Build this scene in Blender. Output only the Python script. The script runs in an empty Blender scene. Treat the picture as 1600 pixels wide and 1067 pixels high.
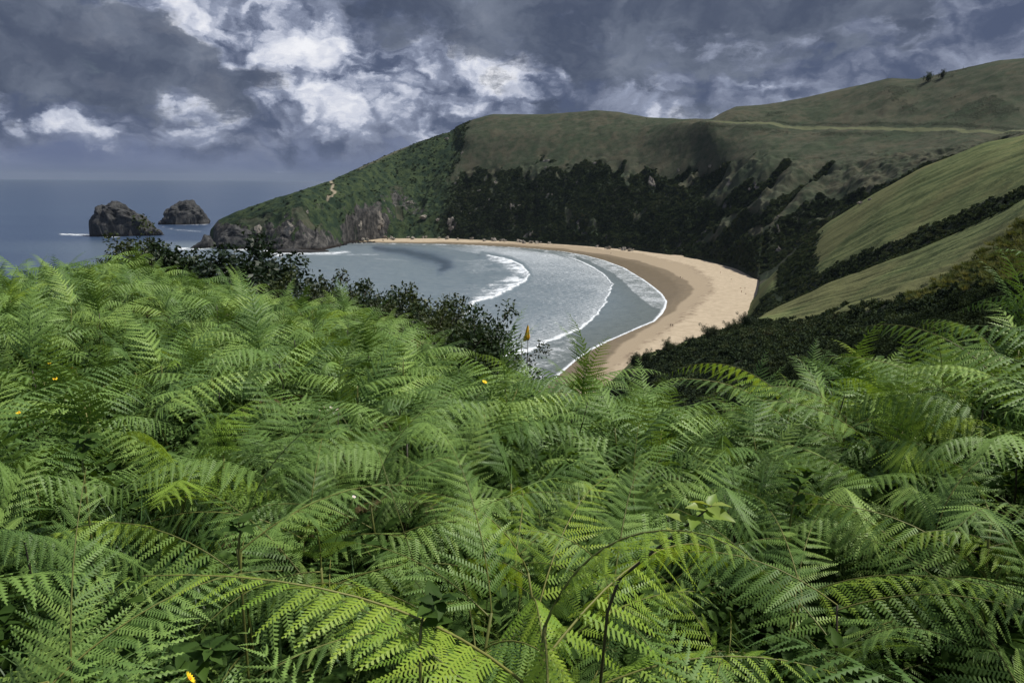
import bpy, bmesh, math, random
import numpy as np
from mathutils import Vector, Matrix, Euler

random.seed(7)
rng = np.random.default_rng(11)
sc = bpy.context.scene
COL = sc.collection
R = math.radians

# ------------------------------------------------------------------ camera
EYE = 80.0                     # metres above the sea
FPX, CX, CY = 1156.0, 800.0, 533.5
PITCH, ROLL = R(12.27), R(0.40)
cam = bpy.data.cameras.new('camera'); cam_o = bpy.data.objects.new('camera', cam); COL.objects.link(cam_o)
cam.sensor_width = 36.0; cam.lens = 36.0 * FPX / 1600.0
cam.clip_start = 0.05; cam.clip_end = 200000.0
CAMM = (Matrix.Translation((0, 0, EYE)) @ Matrix.Rotation(R(90) - PITCH, 4, 'X') @ Matrix.Rotation(ROLL, 4, 'Z'))
cam_o.matrix_world = CAMM
sc.camera = cam_o
ROT = np.array(CAMM.to_3x3())

def ray(x, y):
    d = np.stack([(np.asarray(x, float) - CX) / FPX, -(np.asarray(y, float) - CY) / FPX, -np.ones(np.shape(x))], -1)
    return d @ ROT.T
def at_dist(x, y, D):
    """world point seen at pixel x, y at horizontal distance D (z relative to the eye)"""
    d = ray(x, y); h = np.hypot(d[..., 0], d[..., 1]); return d * (np.asarray(D, float) / h)[..., None]
def at_z(x, y, z):
    """world point seen at pixel x, y on the level z above the sea"""
    d = ray(x, y); return d * ((z - EYE) / d[..., 2])[..., None]
def project(P):
    """P relative to the eye -> pixel"""
    q = P @ ROT; w = -np.minimum(q[..., 2], -1e-3)
    return CX + FPX * q[..., 0] / w, CY - FPX * q[..., 1] / w, -q[..., 2]

# ------------------------------------------------------------------ sun, view
SUN_AZ, SUN_EL = R(84), R(60)          # azimuth clockwise from +Y (view direction)
sl = bpy.data.lights.new('sun', 'SUN'); sl.energy = 5.0; sl.angle = R(3); sl.color = (1.0, 0.96, 0.88)
so = bpy.data.objects.new('sun', sl); COL.objects.link(so)
sdir = Vector((math.sin(SUN_AZ) * math.cos(SUN_EL), math.cos(SUN_AZ) * math.cos(SUN_EL), math.sin(SUN_EL)))
so.rotation_euler = (-sdir).to_track_quat('-Z', 'Y').to_euler()
sc.view_settings.view_transform = 'Standard'; sc.view_settings.look = 'None'
sc.view_settings.exposure = 0.0; sc.view_settings.gamma = 1.0; sc.view_settings.use_curve_mapping = False
sc.cycles.max_bounces = 6; sc.cycles.transparent_max_bounces = 4; sc.cycles.diffuse_bounces = 3
sc.cycles.glossy_bounces = 2; sc.cycles.transmission_bounces = 3; sc.cycles.caustics_reflective = False
sc.cycles.caustics_refractive = False; sc.cycles.volume_bounces = 0

# ------------------------------------------------------------------ node helper
class NT:
    def __init__(s, tree): s.t = tree; s.n = tree.nodes; s.l = tree.links
    def new(s, typ, **kw):
        nd = s.n.new(typ)
        for k, v in kw.items(): setattr(nd, k, v)
        return nd
    def put(s, sock, v):
        if isinstance(v, bpy.types.NodeSocket): s.l.new(v, sock)
        elif v is not None:
            if sock.type == 'RGBA' and isinstance(v, (tuple, list)) and len(v) == 3: v = (*v, 1)
            sock.default_value = v
    def math(s, op, a, b=None, c=None, clamp=False):
        m = s.new('ShaderNodeMath', operation=op, use_clamp=clamp); s.put(m.inputs[0], a)
        if b is not None: s.put(m.inputs[1], b)
        if c is not None: s.put(m.inputs[2], c)
        return m.outputs[0]
    def vmath(s, op, a, b=None, scale=None):
        m = s.new('ShaderNodeVectorMath', operation=op); s.put(m.inputs[0], a)
        if b is not None: s.put(m.inputs[1], b)
        if scale is not None: s.put(m.inputs[3], scale)
        return m.outputs['Value'] if op in ('LENGTH', 'DOT_PRODUCT', 'DISTANCE') else m.outputs[0]
    def noise(s, vec, scale, detail=4, rough=0.55, lac=2.0, dist=0.0, out=0, dim=None):
        dim = dim or getattr(s, 'dim', '3D')
        m = s.new('ShaderNodeTexNoise', noise_dimensions=dim)
        s.put(m.inputs['Vector'], vec)
        for k, v in (('Scale', scale), ('Detail', detail), ('Roughness', rough), ('Lacunarity', lac), ('Distortion', dist)): s.put(m.inputs[k], v)
        return m.outputs[out]
    def vor(s, vec, scale, feature='F1', smooth=None):
        m = s.new('ShaderNodeTexVoronoi', feature=feature, voronoi_dimensions=getattr(s, 'dim', '3D')); s.put(m.inputs['Vector'], vec); s.put(m.inputs['Scale'], scale)
        if smooth is not None and feature == 'SMOOTH_F1': s.put(m.inputs['Smoothness'], smooth)
        return m.outputs[0]
    def sstep(s, v, a, b, lo=0.0, hi=1.0, kind='SMOOTHSTEP'):
        m = s.new('ShaderNodeMapRange', interpolation_type=kind)
        for i, q in enumerate((v, a, b, lo, hi)): s.put(m.inputs[i], q)
        return m.outputs[0]
    def mix(s, f, a, b, mode='MIX'):
        m = s.new('ShaderNodeMix', data_type='RGBA', blend_type=mode); s.put(m.inputs[0], f); s.put(m.inputs[6], a); s.put(m.inputs[7], b)
        return m.outputs[2]
    def attr(s, name, out='Fac'):
        m = s.new('ShaderNodeAttribute', attribute_name=name); return m.outputs[out]
    def xyz(s, v):
        m = s.new('ShaderNodeSeparateXYZ'); s.put(m.inputs[0], v); return m.outputs
    def vec(s, x, y, z=0.0):
        m = s.new('ShaderNodeCombineXYZ'); s.put(m.inputs[0], x); s.put(m.inputs[1], y); s.put(m.inputs[2], z); return m.outputs[0]
    def ramp(s, f, stops):
        m = s.new('ShaderNodeValToRGB'); s.put(m.inputs[0], f); e = m.color_ramp.elements
        while len(e) < len(stops): e.new(0.5)
        for q, (p, c) in zip(e, stops): q.position = p; q.color = (*c, 1)
        return m.outputs[0]

def lin(r, g, b):
    return tuple(((c / 255) / 12.92 if c / 255 <= 0.04045 else ((c / 255 + 0.055) / 1.055) ** 2.4) for c in (r, g, b))

# ------------------------------------------------------------------ world: broken storm clouds over a Nishita sky
world = bpy.data.worlds.new('World'); sc.world = world; world.use_nodes = True
W = NT(world.node_tree); W.n.clear(); W.dim = '2D'
tc = W.new('ShaderNodeTexCoord'); gen = tc.outputs['Generated']
dn = W.vmath('NORMALIZE', gen)
dx, dy, dz = W.xyz(dn)
sky = W.new('ShaderNodeTexSky', sky_type='NISHITA', sun_disc=False, sun_elevation=SUN_EL, sun_rotation=SUN_AZ)
sky.altitude = 80; sky.air_density = 1.2; sky.dust_density = 1.5; sky.ozone_density = 1.5
# a flat cloud deck seen in perspective
den = W.math('ADD', W.math('MAXIMUM', dz, 0.0), 0.16)
P = W.vec(W.math('DIVIDE', dx, den), W.math('DIVIDE', dy, den), 0.0)
warp = W.vmath('SUBTRACT', W.noise(P, 1.6, 5, 0.6, out=1), (0.5, 0.5, 0.5))
Pw = W.vmath('ADD', P, W.vmath('SCALE', warp, scale=0.35))
n_big = W.noise(Pw, 0.9, 8, 0.58)
# coordinates in azimuth / elevation for the individual cloud masses
az = W.math('ARCTAN2', dx, dy)
el = W.math('ARCSINE', dz)
AE = W.vec(az, el, 0.0)
wv = W.vmath('SUBTRACT', W.noise(W.vmath('MULTIPLY', AE, (1.0, 1.6, 1.0)), 7.0, 7, 0.62, out=1), (0.5, 0.5, 0.5))
AEw = W.vmath('ADD', AE, W.vmath('SCALE', wv, scale=0.085))
def pix_ae(x, y):
    d = ray(x, y); d = d / np.linalg.norm(d); return math.atan2(d[0], d[1]), math.asin(d[2])
def blob(x, y, w, h, tilt=0.0, gain=1.0):
    a, e = pix_ae(x, y); dxy = W.xyz(W.vmath('SUBTRACT', AEw, (a, e, 0)))
    c, s_ = math.cos(R(tilt)), math.sin(R(tilt))
    u = W.math('ADD', W.math('MULTIPLY', dxy[0], c * FPX / w), W.math('MULTIPLY', dxy[1], s_ * FPX / w))
    v = W.math('ADD', W.math('MULTIPLY', dxy[0], -s_ * FPX / h), W.math('MULTIPLY', dxy[1], c * FPX / h))
    r2 = W.math('ADD', W.math('MULTIPLY', u, u), W.math('MULTIPLY', v, v))
    return W.math('MULTIPLY', W.math('EXPONENT', W.math('MULTIPLY', r2, -1.0)), gain)
def total(lst):
    o = lst[0]
    for q in lst[1:]: o = W.math('ADD', o, q)
    return o
bright = total([blob(190, 15, 110, 60, -18, 1.15), blob(320, 70, 160, 46, -22, 1.2), blob(430, 40, 120, 34, -14, .8), blob(510, 100, 80, 38, -20, 1.3),
                blob(820, 140, 60, 48, 0, 1.25), blob(940, 40, 75, 36, -20, 1.0), blob(800, 80, 60, 30, 0, .7), blob(530, 165, 40, 18, -30, .8), blob(1355, 38, 40, 26, 0, .62),
                blob(130, 200, 110, 26, -16, .55), blob(210, 160, 90, 30, -24, .45), blob(1130, 150, 260, 30, -6, .5), blob(700, 130, 90, 40, 0, .55), blob(380, 150, 150, 36, -20, .6),
                blob(960, 110, 130, 40, -25, .55), blob(1580, 50, 90, 60, 0, .35), blob(60, 175, 100, 16, -14, .6), blob(200, 205, 110, 14, -12, .55), blob(250, 150, 60, 16, -30, .6), blob(330, 185, 90, 16, -16, .6), blob(560, 110, 120, 60, -30, .5), blob(650, 160, 90, 24, -14, .5), blob(760, 150, 60, 40, 0, .6)])
darkm = total([blob(80, 70, 170, 62, -12, 1.2), blob(270, 92, 110, 30, -36, 1.2), blob(120, 120, 110, 34, -10, .7), blob(900, -30, 330, 62, -4, 1.0), blob(1180, 50, 260, 70, 4, .9),
               blob(700, 50, 190, 44, -14, .8), blob(1010, 150, 150, 30, -24, .6), blob(840, 165, 32, 16, 0, .9), blob(30, 20, 100, 40, 0, .5), blob(420, 120, 70, 18, -14, .35)])
# billowing cumulus detail: rounded tops from smooth voronoi at three sizes
Q = W.vmath('MULTIPLY', AEw, (1.0, 1.35, 1.0))
def billow(sc_, seed):
    v = W.vor(W.vmath('ADD', Q, (seed, seed * 1.7, 0)), sc_, 'SMOOTH_F1', 0.35); return W.math('SUBTRACT', 1.0, W.math('MULTIPLY', v, 1.25))
bil = W.math('ADD', W.math('ADD', W.math('MULTIPLY', billow(13, 0.3), .5), W.math('MULTIPLY', billow(30, 4.1), .32)), W.math('MULTIPLY', billow(70, 9.3), .18))
nf = W.noise(Q, 16.0, 9, 0.62)
puff = W.math('ADD', W.math('MULTIPLY', bil, 0.55), W.math('MULTIPLY', nf, 0.45))
n_md = W.noise(W.vmath('MULTIPLY', AEw, (1.0, 2.2, 1.0)), 9.0, 8, 0.6)
lift = W.math('ADD', W.math('MULTIPLY', bright, 0.31), W.math('ADD', W.math('MULTIPLY', W.math('SUBTRACT', n_big, 0.5), 0.7), W.math('MULTIPLY', W.math('SUBTRACT', n_md, 0.5), 1.5)))
white = W.math('ADD', lift, W.math('MULTIPLY', W.math('SUBTRACT', puff, 0.5), 1.9))
white_s = W.sstep(white, -0.20, 1.06)
deck = W.math('ADD', W.math('ADD', W.math('MULTIPLY', darkm, 0.75), W.math('MULTIPLY', W.math('SUBTRACT', W.noise(Pw, 2.3, 8, 0.6), 0.5), 1.0)), W.math('MULTIPLY', W.math('SUBTRACT', nf, 0.5), 1.2))
deck_s = W.sstep(deck, 0.30, 0.66)
low = W.sstep(el, R(0.0), R(9.0), 0.0, 1.0)
mid_c = W.mix(W.sstep(W.math('ADD', W.math('MULTIPLY', n_md, .6), W.math('MULTIPLY', bil, .3)), 0.30, 0.66), lin(80, 91, 117), lin(164, 172, 192))
white_c = W.ramp(white_s, [(0.0, lin(98, 109, 134)), (0.35, lin(148, 157, 180)), (0.65, lin(204, 209, 224)), (1.0, lin(244, 245, 250))])
dark_c = W.mix(W.sstep(W.noise(Q, 9.0, 8, 0.6), 0.3, 0.7), lin(72, 82, 103), lin(112, 121, 138))
c1 = W.mix(W.sstep(white_s, 0.0, 0.5), mid_c, white_c)
c2 = W.mix(W.math('MULTIPLY', deck_s, 0.93), c1, dark_c)
hor_c = W.mix(W.sstep(W.noise(W.vmath('MULTIPLY', AE, (1, 5, 1)), 4.0, 5, 0.6), 0.3, 0.7), lin(100, 112, 144), lin(118, 129, 157))
lowf = W.math('MULTIPLY', W.sstep(W.math('ADD', el, W.math('MULTIPLY', W.math('SUBTRACT', nf, .5), .09)), R(0.6), R(3.4)), 1.0)
clouds = W.mix(lowf, hor_c, c2)
bg_sky = W.new('ShaderNodeBackground'); W.put(bg_sky.inputs[0], sky.outputs[0]); bg_sky.inputs[1].default_value = 0.06
bg_cl = W.new('ShaderNodeBackground'); W.put(bg_cl.inputs[0], clouds); bg_cl.inputs[1].default_value = 1.0
# small gaps of blue where neither layer closes
gap = W.math('MULTIPLY', W.sstep(n_big, 0.30, 0.22), 0.4)
mixw = W.new('ShaderNodeMixShader'); W.put(mixw.inputs[0], W.math('SUBTRACT', 1.0, gap)); W.l.new(bg_sky.outputs[0], mixw.inputs[1]); W.l.new(bg_cl.outputs[0], mixw.inputs[2])
ow = W.new('ShaderNodeOutputWorld'); W.l.new(mixw.outputs[0], ow.inputs[0])
world.cycles.sampling_method = 'MANUAL'; world.cycles.sample_map_resolution = 512

# ------------------------------------------------------------------ numpy noise
_perm = np.random.default_rng(5).permutation(4096)
def _h(ix, iy, s):
    return _perm[(_perm[(ix + s * 131) & 4095] + iy) & 4095] / 4095.0
def vnoise(x, y, s=0):
    ix = np.floor(x).astype(np.int64); iy = np.floor(y).astype(np.int64); fx = x - ix; fy = y - iy
    fx = fx * fx * fx * (fx * (fx * 6 - 15) + 10); fy = fy * fy * fy * (fy * (fy * 6 - 15) + 10)
    a = _h(ix, iy, s); b = _h(ix + 1, iy, s); c = _h(ix, iy + 1, s); d = _h(ix + 1, iy + 1, s)
    return (a * (1 - fx) + b * fx) * (1 - fy) + (c * (1 - fx) + d * fx) * fy
def fbm(x, y, s=0, o=5, g=0.5):
    r = 0; a = 1; t = 0
    for k in range(o):
        r = r + a * (vnoise(x * 2 ** k + 17.3 * k, y * 2 ** k - 9.1 * k, s + k) * 2 - 1); t += a; a *= g
    return r / t
def sm(a, b, x):
    t = np.clip((x - a) / (b - a), 0, 1); return t * t * (3 - 2 * t)
def dist_poly(px, py, pts):
    """distance to a polyline, side (+ left of travel) and position along it 0..1"""
    best = np.full(px.shape, 1e9); side = np.zeros(px.shape); tt = np.zeros(px.shape)
    pts = np.asarray(pts, float); n = len(pts) - 1
    for i in range(n):
        ax, ay = pts[i]; bx, by = pts[i + 1]; vx, vy = bx - ax, by - ay; L2 = vx * vx + vy * vy
        t = np.clip(((px - ax) * vx + (py - ay) * vy) / L2, 0, 1)
        d = np.hypot(px - ax - t * vx, py - ay - t * vy); m = d < best
        best = np.where(m, d, best); side = np.where(m, np.sign(vx * (py - ay) - vy * (px - ax)), side); tt = np.where(m, (i + t) / n, tt)
    return best, side, tt
def in_poly(px, py, pts):
    pts = np.asarray(pts, float); c = np.zeros(px.shape, bool); j = len(pts) - 1
    for i in range(len(pts)):
        xi, yi = pts[i]; xj, yj = pts[j]
        with np.errstate(divide='ignore', invalid='ignore'):
            c ^= ((yi > py) != (yj > py)) & (px < (xj - xi) * (py - yi) / (yj - yi + 1e-12) + xi)
        j = i
    return c

# ------------------------------------------------------------------ mesh helpers
def mesh_np(name, V, F, mat=None, smooth=True, attrs=None):
    me = bpy.data.meshes.new(name); V = np.asarray(V, np.float32); F = np.asarray(F)
    me.vertices.add(len(V)); me.vertices.foreach_set('co', V.ravel())
    k = F.shape[1]; me.loops.add(F.size); me.loops.foreach_set('vertex_index', F.astype(np.int32).ravel())
    me.polygons.add(len(F)); me.polygons.foreach_set('loop_start', np.arange(len(F), dtype=np.int32) * k)
    me.polygons.foreach_set('loop_total', np.full(len(F), k, np.int32))
    if smooth: me.polygons.foreach_set('use_smooth', np.ones(len(F), bool))
    me.update(calc_edges=True)
    if attrs:
        for a, v in attrs.items():
            at = me.attributes.new(a, 'FLOAT', 'POINT'); at.data.foreach_set('value', np.asarray(v, np.float32).ravel())
    if mat is not None: me.materials.append(mat)
    return me
def obj(name, me, parent=None, loc=None, rot=None, scale=None, mat4=None):
    o = bpy.data.objects.new(name, me); COL.objects.link(o)
    if parent is not None: o.parent = parent
    if mat4 is not None: o.matrix_basis = mat4
    if loc is not None: o.location = loc
    if rot is not None: o.rotation_euler = rot
    if scale is not None: o.scale = (scale,) * 3 if isinstance(scale, (int, float)) else scale
    return o
def tag(o, label=None, cat=None, group=None, kind=None):
    if label: o['label'] = label
    if cat: o['category'] = cat
    if group: o['group'] = group
    if kind: o['kind'] = kind
    return o
def grid_faces(nr, nc):
    i = np.arange(nr - 1)[:, None] * nc + np.arange(nc - 1)[None, :]
    return np.stack([i, i + 1, i + nc + 1, i + nc], -1).reshape(-1, 4)
def new_mat(name):
    m = bpy.data.materials.new(name); m.use_nodes = True; t = NT(m.node_tree); t.n.clear()
    out = t.new('ShaderNodeOutputMaterial'); b = t.new('ShaderNodeBsdfPrincipled'); t.l.new(b.outputs[0], out.inputs[0])
    return m, t, b, out
def tubes(paths, sides=5):
    """list of (points, radii) -> verts, tris"""
    V, F, o = [], [], 0
    for pts, rad in paths:
        pts = np.asarray(pts, float); n = len(pts); T = np.gradient(pts, axis=0); T /= np.linalg.norm(T, axis=1)[:, None] + 1e-9
        up = np.where(np.abs(T[:, 2:3]) > 0.9, np.array([[1., 0, 0]]), np.array([[0, 0, 1.]])); A = np.cross(T, up); A /= np.linalg.norm(A, axis=1)[:, None]; B = np.cross(T, A)
        a = np.arange(sides) * 2 * np.pi / sides
        ring = pts[:, None] + np.asarray(rad, float)[:, None, None] * (A[:, None] * np.cos(a)[None, :, None] + B[:, None] * np.sin(a)[None, :, None])
        V.append(ring.reshape(-1, 3))
        for i in range(n - 1):
            for j in range(sides):
                p, q = o + i * sides + j, o + i * sides + (j + 1) % sides
                F.append((p, q, q + sides)); F.append((p, q + sides, p + sides))
        V.append(pts[-1:] ); tip = o + n * sides
        for j in range(sides): F.append((o + (n - 1) * sides + j, o + (n - 1) * sides + (j + 1) % sides, tip))
        o = tip + 1
    return np.concatenate(V), np.array(F)

# ------------------------------------------------------------------ terrain rows: each is a line across the land, read along azimuth
FERN_H = 0.74
def az_of_px(x, y=None):
    d = ray(x, 300.0 if y is None else y); return math.atan2(d[0], d[1])
def row(lst):
    """entries (x, y, D) seen points, (x, 'z', D, z) levels relative to the eye, (x, y, 'sea', level) points on a level"""
    A = []
    for e in lst:
        if e[1] == 'z': A.append((az_of_px(e[0]), e[2], e[3]))
        else:
            p = at_z(e[0], e[1], e[3]) if e[2] == 'sea' else at_dist(e[0], e[1], e[2])
            A.append((math.atan2(p[0], p[1]), math.hypot(p[0], p[1]), p[2]))
    A.sort(); return np.array(A)
NAZ = 1100
_c = np.linspace(-36.5, 36.5, NAZ - 120)
AZ = np.radians(np.concatenate([np.linspace(-72, -36.6, 60), _c, np.linspace(36.6, 72, 60)]))
def ev(r, smooth=6):
    D = np.interp(AZ, r[:, 0], r[:, 1]); Z = np.interp(AZ, r[:, 0], r[:, 2])
    if smooth:
        k = np.ones(2 * smooth + 1) / (2 * smooth + 1)
        D = np.convolve(np.pad(D, smooth, 'edge'), k, 'valid'); Z = np.convolve(np.pad(Z, smooth, 'edge'), k, 'valid')
    return D, Z
rCrest = row([(-1500, 470, 30), (-400, 452, 38), (0, 452, 44), (100, 436, 46), (200, 430, 46), (300, 452, 40), (430, 482, 32), (560, 492, 28), (680, 540, 22), (760, 566, 16), (850, 584, 11), (950, 600, 9),
              (1050, 596, 8), (1180, 600, 6.5), (1300, 560, 5.5), (1450, 508, 5.0), (1600, 445, 4.6), (2000, 370, 4.5), (3500, 400, 4.5)])
rBankLow = row([(-1500, 'z', 110, -60), (0, 'z', 110, -62), (430, 'z', 92, -60), (850, 'z', 100, -45), (1000, 'z', 130, -46), (1180, 615, 90), (1400, 612, 36), (1600, 590, 30), (2200, 520, 28), (3500, 500, 28)])
rBank = row([(-1500, 'z', 150, -85), (0, 'z', 150, -85), (430, 'z', 140, -84), (850, 'z', 220, -77), (930, 'z', 205, -62), (990, 569, 190), (1040, 547, 200), (1100, 527, 215), (1180, 503, 235), (1230, 502, 220),
             (1400, 470, 150), (1600, 428, 100), (2200, 300, 80), (3500, 200, 80)])
rSpur2 = row([(-1500, 'z', 300, -85), (850, 'z', 300, -83), (1100, 'z', 300, -82), (1170, 'z', 305, -70), (1188, 494, 310), (1210, 482, 325), (1290, 444, 290), (1380, 412, 250), (1480, 372, 220), (1600, 313, 190), (2200, 40, 170), (3500, -60, 170)])
rDark = row([(-1500, 'z', 380, -86), (1140, 'z', 430, -82), (1180, 'z', 430, -79), (1200, 456, 420), (1230, 450, 410), (1290, 427, 380), (1380, 385, 340), (1480, 345, 310), (1600, 297, 270), (2200, 10, 240), (3500, -80, 240)])
rSpur1 = row([(-1500, 'z', 440, -86), (1140, 'z', 470, -82), (1182, 'z', 480, -79), (1200, 438, 500), (1235, 402, 500), (1290, 350, 500), (1370, 300, 480), (1440, 262, 460), (1540, 223, 440), (1600, 213, 430), (2200, -80, 380), (3500, -160, 380)])
rFoot = row([(-1500, 'z', 900, -110), (200, 'z', 930, -110), (318, 'z', 935, -100), (326, 'z', 935, -90), (338, 386, 'sea', -.5), (350, 387, 'sea', -.5), (400, 389, 'sea', -.5), (440, 393, 'sea', -.5), (500, 393, 'sea', -.5), (530, 386, 'sea', -.3),
             (548, 377, 'sea', 2), (600, 371, 'sea', 4), (700, 371.5, 'sea', 4), (800, 376, 'sea', 4), (900, 382, 'sea', 4), (1000, 391, 'sea', 4), (1100, 406, 'sea', 4), (1150, 419, 'sea', 4),
             (1180, 435, 'sea', 4), (1205, 420, 620), (1230, 401, 640), (1290, 351, 650), (1440, 267, 640), (1600, 218, 640), (2200, -70, 600), (3500, -150, 600)])
def off(base, x, dD):  # distance of the base row at pixel column x, plus dD
    a = az_of_px(x, 370); return float(np.interp(a, base[:, 0], base[:, 1])) + dD
rMid = row([(-1500, 'z', 920, -110), (200, 'z', 950, -110), (326, 'z', 960, -95), (338, 375, off(rFoot, 338, 12)), (348, 366, off(rFoot, 345, 14)), (400, 352, off(rFoot, 400, 20)), (470, 345, off(rFoot, 470, 24)), (520, 342, off(rFoot, 520, 34)), (620, 330, off(rFoot, 620, 36)),
            (740, 318, off(rFoot, 740, 38)), (850, 315, off(rFoot, 850, 42)), (930, 318, off(rFoot, 930, 44)), (1000, 325, off(rFoot, 1000, 46)), (1100, 338, off(rFoot, 1100, 60)), (1200, 340, 700), (1290, 312, 705), (1440, 255, 690), (1600, 214, 685), (2200, -80, 650), (3500, -160, 650)])
rBrink = row([(-1500, 'z', 960, -110), (200, 'z', 990, -110), (324, 'z', 1000, -98), (334, 364, off(rFoot, 338, 28)), (348, 352, off(rFoot, 345, 30)), (400, 336, off(rFoot, 400, 38)), (470, 318, off(rFoot, 470, 50)), (520, 305, off(rFoot, 520, 80)), (620, 285, off(rFoot, 620, 100)),
              (740, 266, off(rFoot, 740, 105)), (850, 250, off(rFoot, 850, 110)), (930, 253, off(rFoot, 930, 112)), (1000, 262, off(rFoot, 1000, 116)), (1100, 262, off(rFoot, 1100, 150)), (1200, 262, 790), (1300, 262, 770), (1440, 238, 740), (1600, 211.5, 715), (2200, -90, 680), (3500, -180, 680)])
rTrack = row([(-1500, 'z', 990, -110), (200, 'z', 1010, -110), (322, 'z', 1030, -100), (332, 360, off(rFoot, 338, 40)), (348, 345, off(rFoot, 345, 44)), (400, 325, off(rFoot, 400, 58)), (470, 304, off(rFoot, 470, 80)), (520, 288, off(rFoot, 520, 115)), (620, 252, off(rFoot, 620, 150)),
              (740, 205, off(rFoot, 740, 170)), (850, 200, off(rFoot, 850, 180)), (930, 196, off(rFoot, 930, 190)), (1000, 196, off(rFoot, 1000, 200)), (1105, 190, 960), (1200, 195, 930), (1300, 198, 890), (1400, 201, 850), (1500, 205, 800), (1600, 209, 750), (2200, 150, 700), (3500, 100, 700)])
rSky = row([(-1500, 'z', 1040, -112), (200, 'z', 1060, -112), (318, 'z', 1080, -104), (327, 362, off(rFoot, 338, 55)), (340, 345, off(rFoot, 340, 60)), (370, 331, off(rFoot, 370, 72)), (420, 313, off(rFoot, 420, 90)), (470, 298, off(rFoot, 470, 110)), (520, 281, off(rFoot, 520, 150)), (560, 263, off(rFoot, 560, 180)),
            (620, 236, off(rFoot, 620, 210)), (700, 206, off(rFoot, 700, 235)), (740, 187, off(rFoot, 740, 240)), (770, 179, off(rFoot, 770, 245)), (850, 179, off(rFoot, 850, 260)), (930, 173, off(rFoot, 930, 270)), (970, 176, off(rFoot, 970, 270)), (1010, 184, off(rFoot, 1010, 280)), (1060, 187, off(rFoot, 1060, 285)), (1110, 187, 1000),
            (1130, 176, 1010), (1150, 167, 1020), (1200, 164, 1040), (1260, 153, 1040), (1330, 137, 1030), (1390, 124, 1010), (1430, 125, 1010), (1500, 110, 1000), (1560, 97, 980), (1600, 93, 970), (2200, -60, 900), (3500, -120, 900)])
D1, Z1 = ev(rCrest, 14); Z1 = Z1 - FERN_H - .42 * sm(9, 30, D1) - .12 - .55 * sm(8, 36, D1)
rows = []
o_ = np.ones(NAZ)
rows.append((0.02 * o_, -1.78 * o_)); rows.append((1.3 * o_, -1.75 * o_))
g3 = (D1 * 0.45 + 0.6, None)
rows.append((D1, Z1)); kC = 2
D3, Z3 = ev(rBankLow, 10)
Dd = D1 * 1.35 + 4.0; Zd = Z1 - (Dd - D1) * 0.42
rows.append((Dd, Zd))
rows.append((D3, Z3)); kB = 4
D4, Z4 = ev(rBank, 6); rows.append((D4, Z4)); k4 = 5
D5, Z5 = ev(rSpur2, 5); rows.append((D5, Z5)); k5 = 6
D7, Z7 = ev(rDark, 5)
wr = sm(az_of_px(1190), az_of_px(1260), AZ)
rows.append((D5 * 0.5 + D7 * 0.5, np.minimum(Z5, Z7) - 9 * wr)); k6 = 7
rows.append((D7, Z7)); k7 = 8
D8, Z8 = ev(rSpur1, 5); rows.append((D8, Z8)); k8 = 9
D10, Z10 = ev(rFoot, 1)
Dk = (D8 * 0.55 + D10 * 0.45) * wr + (D10 - 9) * (1 - wr)
rows.append((Dk, np.where(wr > .02, np.maximum(np.minimum(Z8 - 16 * wr, Z10 - 10 * wr), -85 + 6 * wr), -85))); k9 = 10
rows.append((D10, Z10)); k10 = 11
for r_, s_ in ((rMid, 2), (rBrink, 3), (rTrack, 3), (rSky, 1)): rows.append(ev(r_, s_))
k11, k12, k13, k14 = 12, 13, 14, 15
Ds, Zs = rows[-1]
rows.append((Ds + 130, Zs - 18)); rows.append((Ds + 700, np.minimum(Zs - 60, Zs * 0 - 20) )); rows.append((Ds + 1700, Zs * 0 - 95))
RD = np.array([r[0] for r in rows]); RZ = np.array([r[1] for r in rows])
for i in range(1, len(RD)): RD[i] = np.maximum(RD[i], RD[i - 1] + 0.5)
seg = [2, 40, 10, 26, 60, 56, 34, 46, 66, 30, 30, 60, 62, 66, 60, 6, 6, 3]
# pchip slopes
dD = np.diff(RD, axis=0); S = np.diff(RZ, axis=0) / dD
M = np.zeros_like(RZ); M[0] = S[0]; M[-1] = S[-1]
for i in range(1, len(RZ) - 1):
    w1 = 2 * dD[i] + dD[i - 1]; w2 = dD[i] + 2 * dD[i - 1]; ok = S[i - 1] * S[i] > 0
    with np.errstate(divide='ignore', invalid='ignore'):
        M[i] = np.where(ok, (w1 + w2) / (w1 / np.where(ok, S[i - 1], 1) + w2 / np.where(ok, S[i], 1)), 0)
TT = np.concatenate([i + np.arange(n) / n for i, n in enumerate(seg)] + [[len(seg)]])


def eval_t(T):
    i = np.minimum(T.astype(int), len(seg) - 1); u = (T - i)[:, None]
    d0, d1, z0, z1 = RD[i], RD[i + 1], RZ[i], RZ[i + 1]; h = d1 - d0; m0, m1 = M[i], M[i + 1]
    Dt = d0 + h * u
    Zt = (1 + 2 * u) * (1 - u) ** 2 * z0 + u * (1 - u) ** 2 * h * m0 + u * u * (3 - 2 * u) * z1 + u * u * (u - 1) * h * m1
    return Dt, Zt
GD, GZ = eval_t(TT)                                     # (nr, naz)
GA = np.broadcast_to(AZ, GD.shape); TG = np.broadcast_to(TT[:, None], GD.shape)
GX, GY = GD * np.sin(GA), GD * np.cos(GA)
PX, PY, PW = project(np.stack([GX, GY, GZ], -1))
far = sm(k8 + .6, k9, TG)
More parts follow.
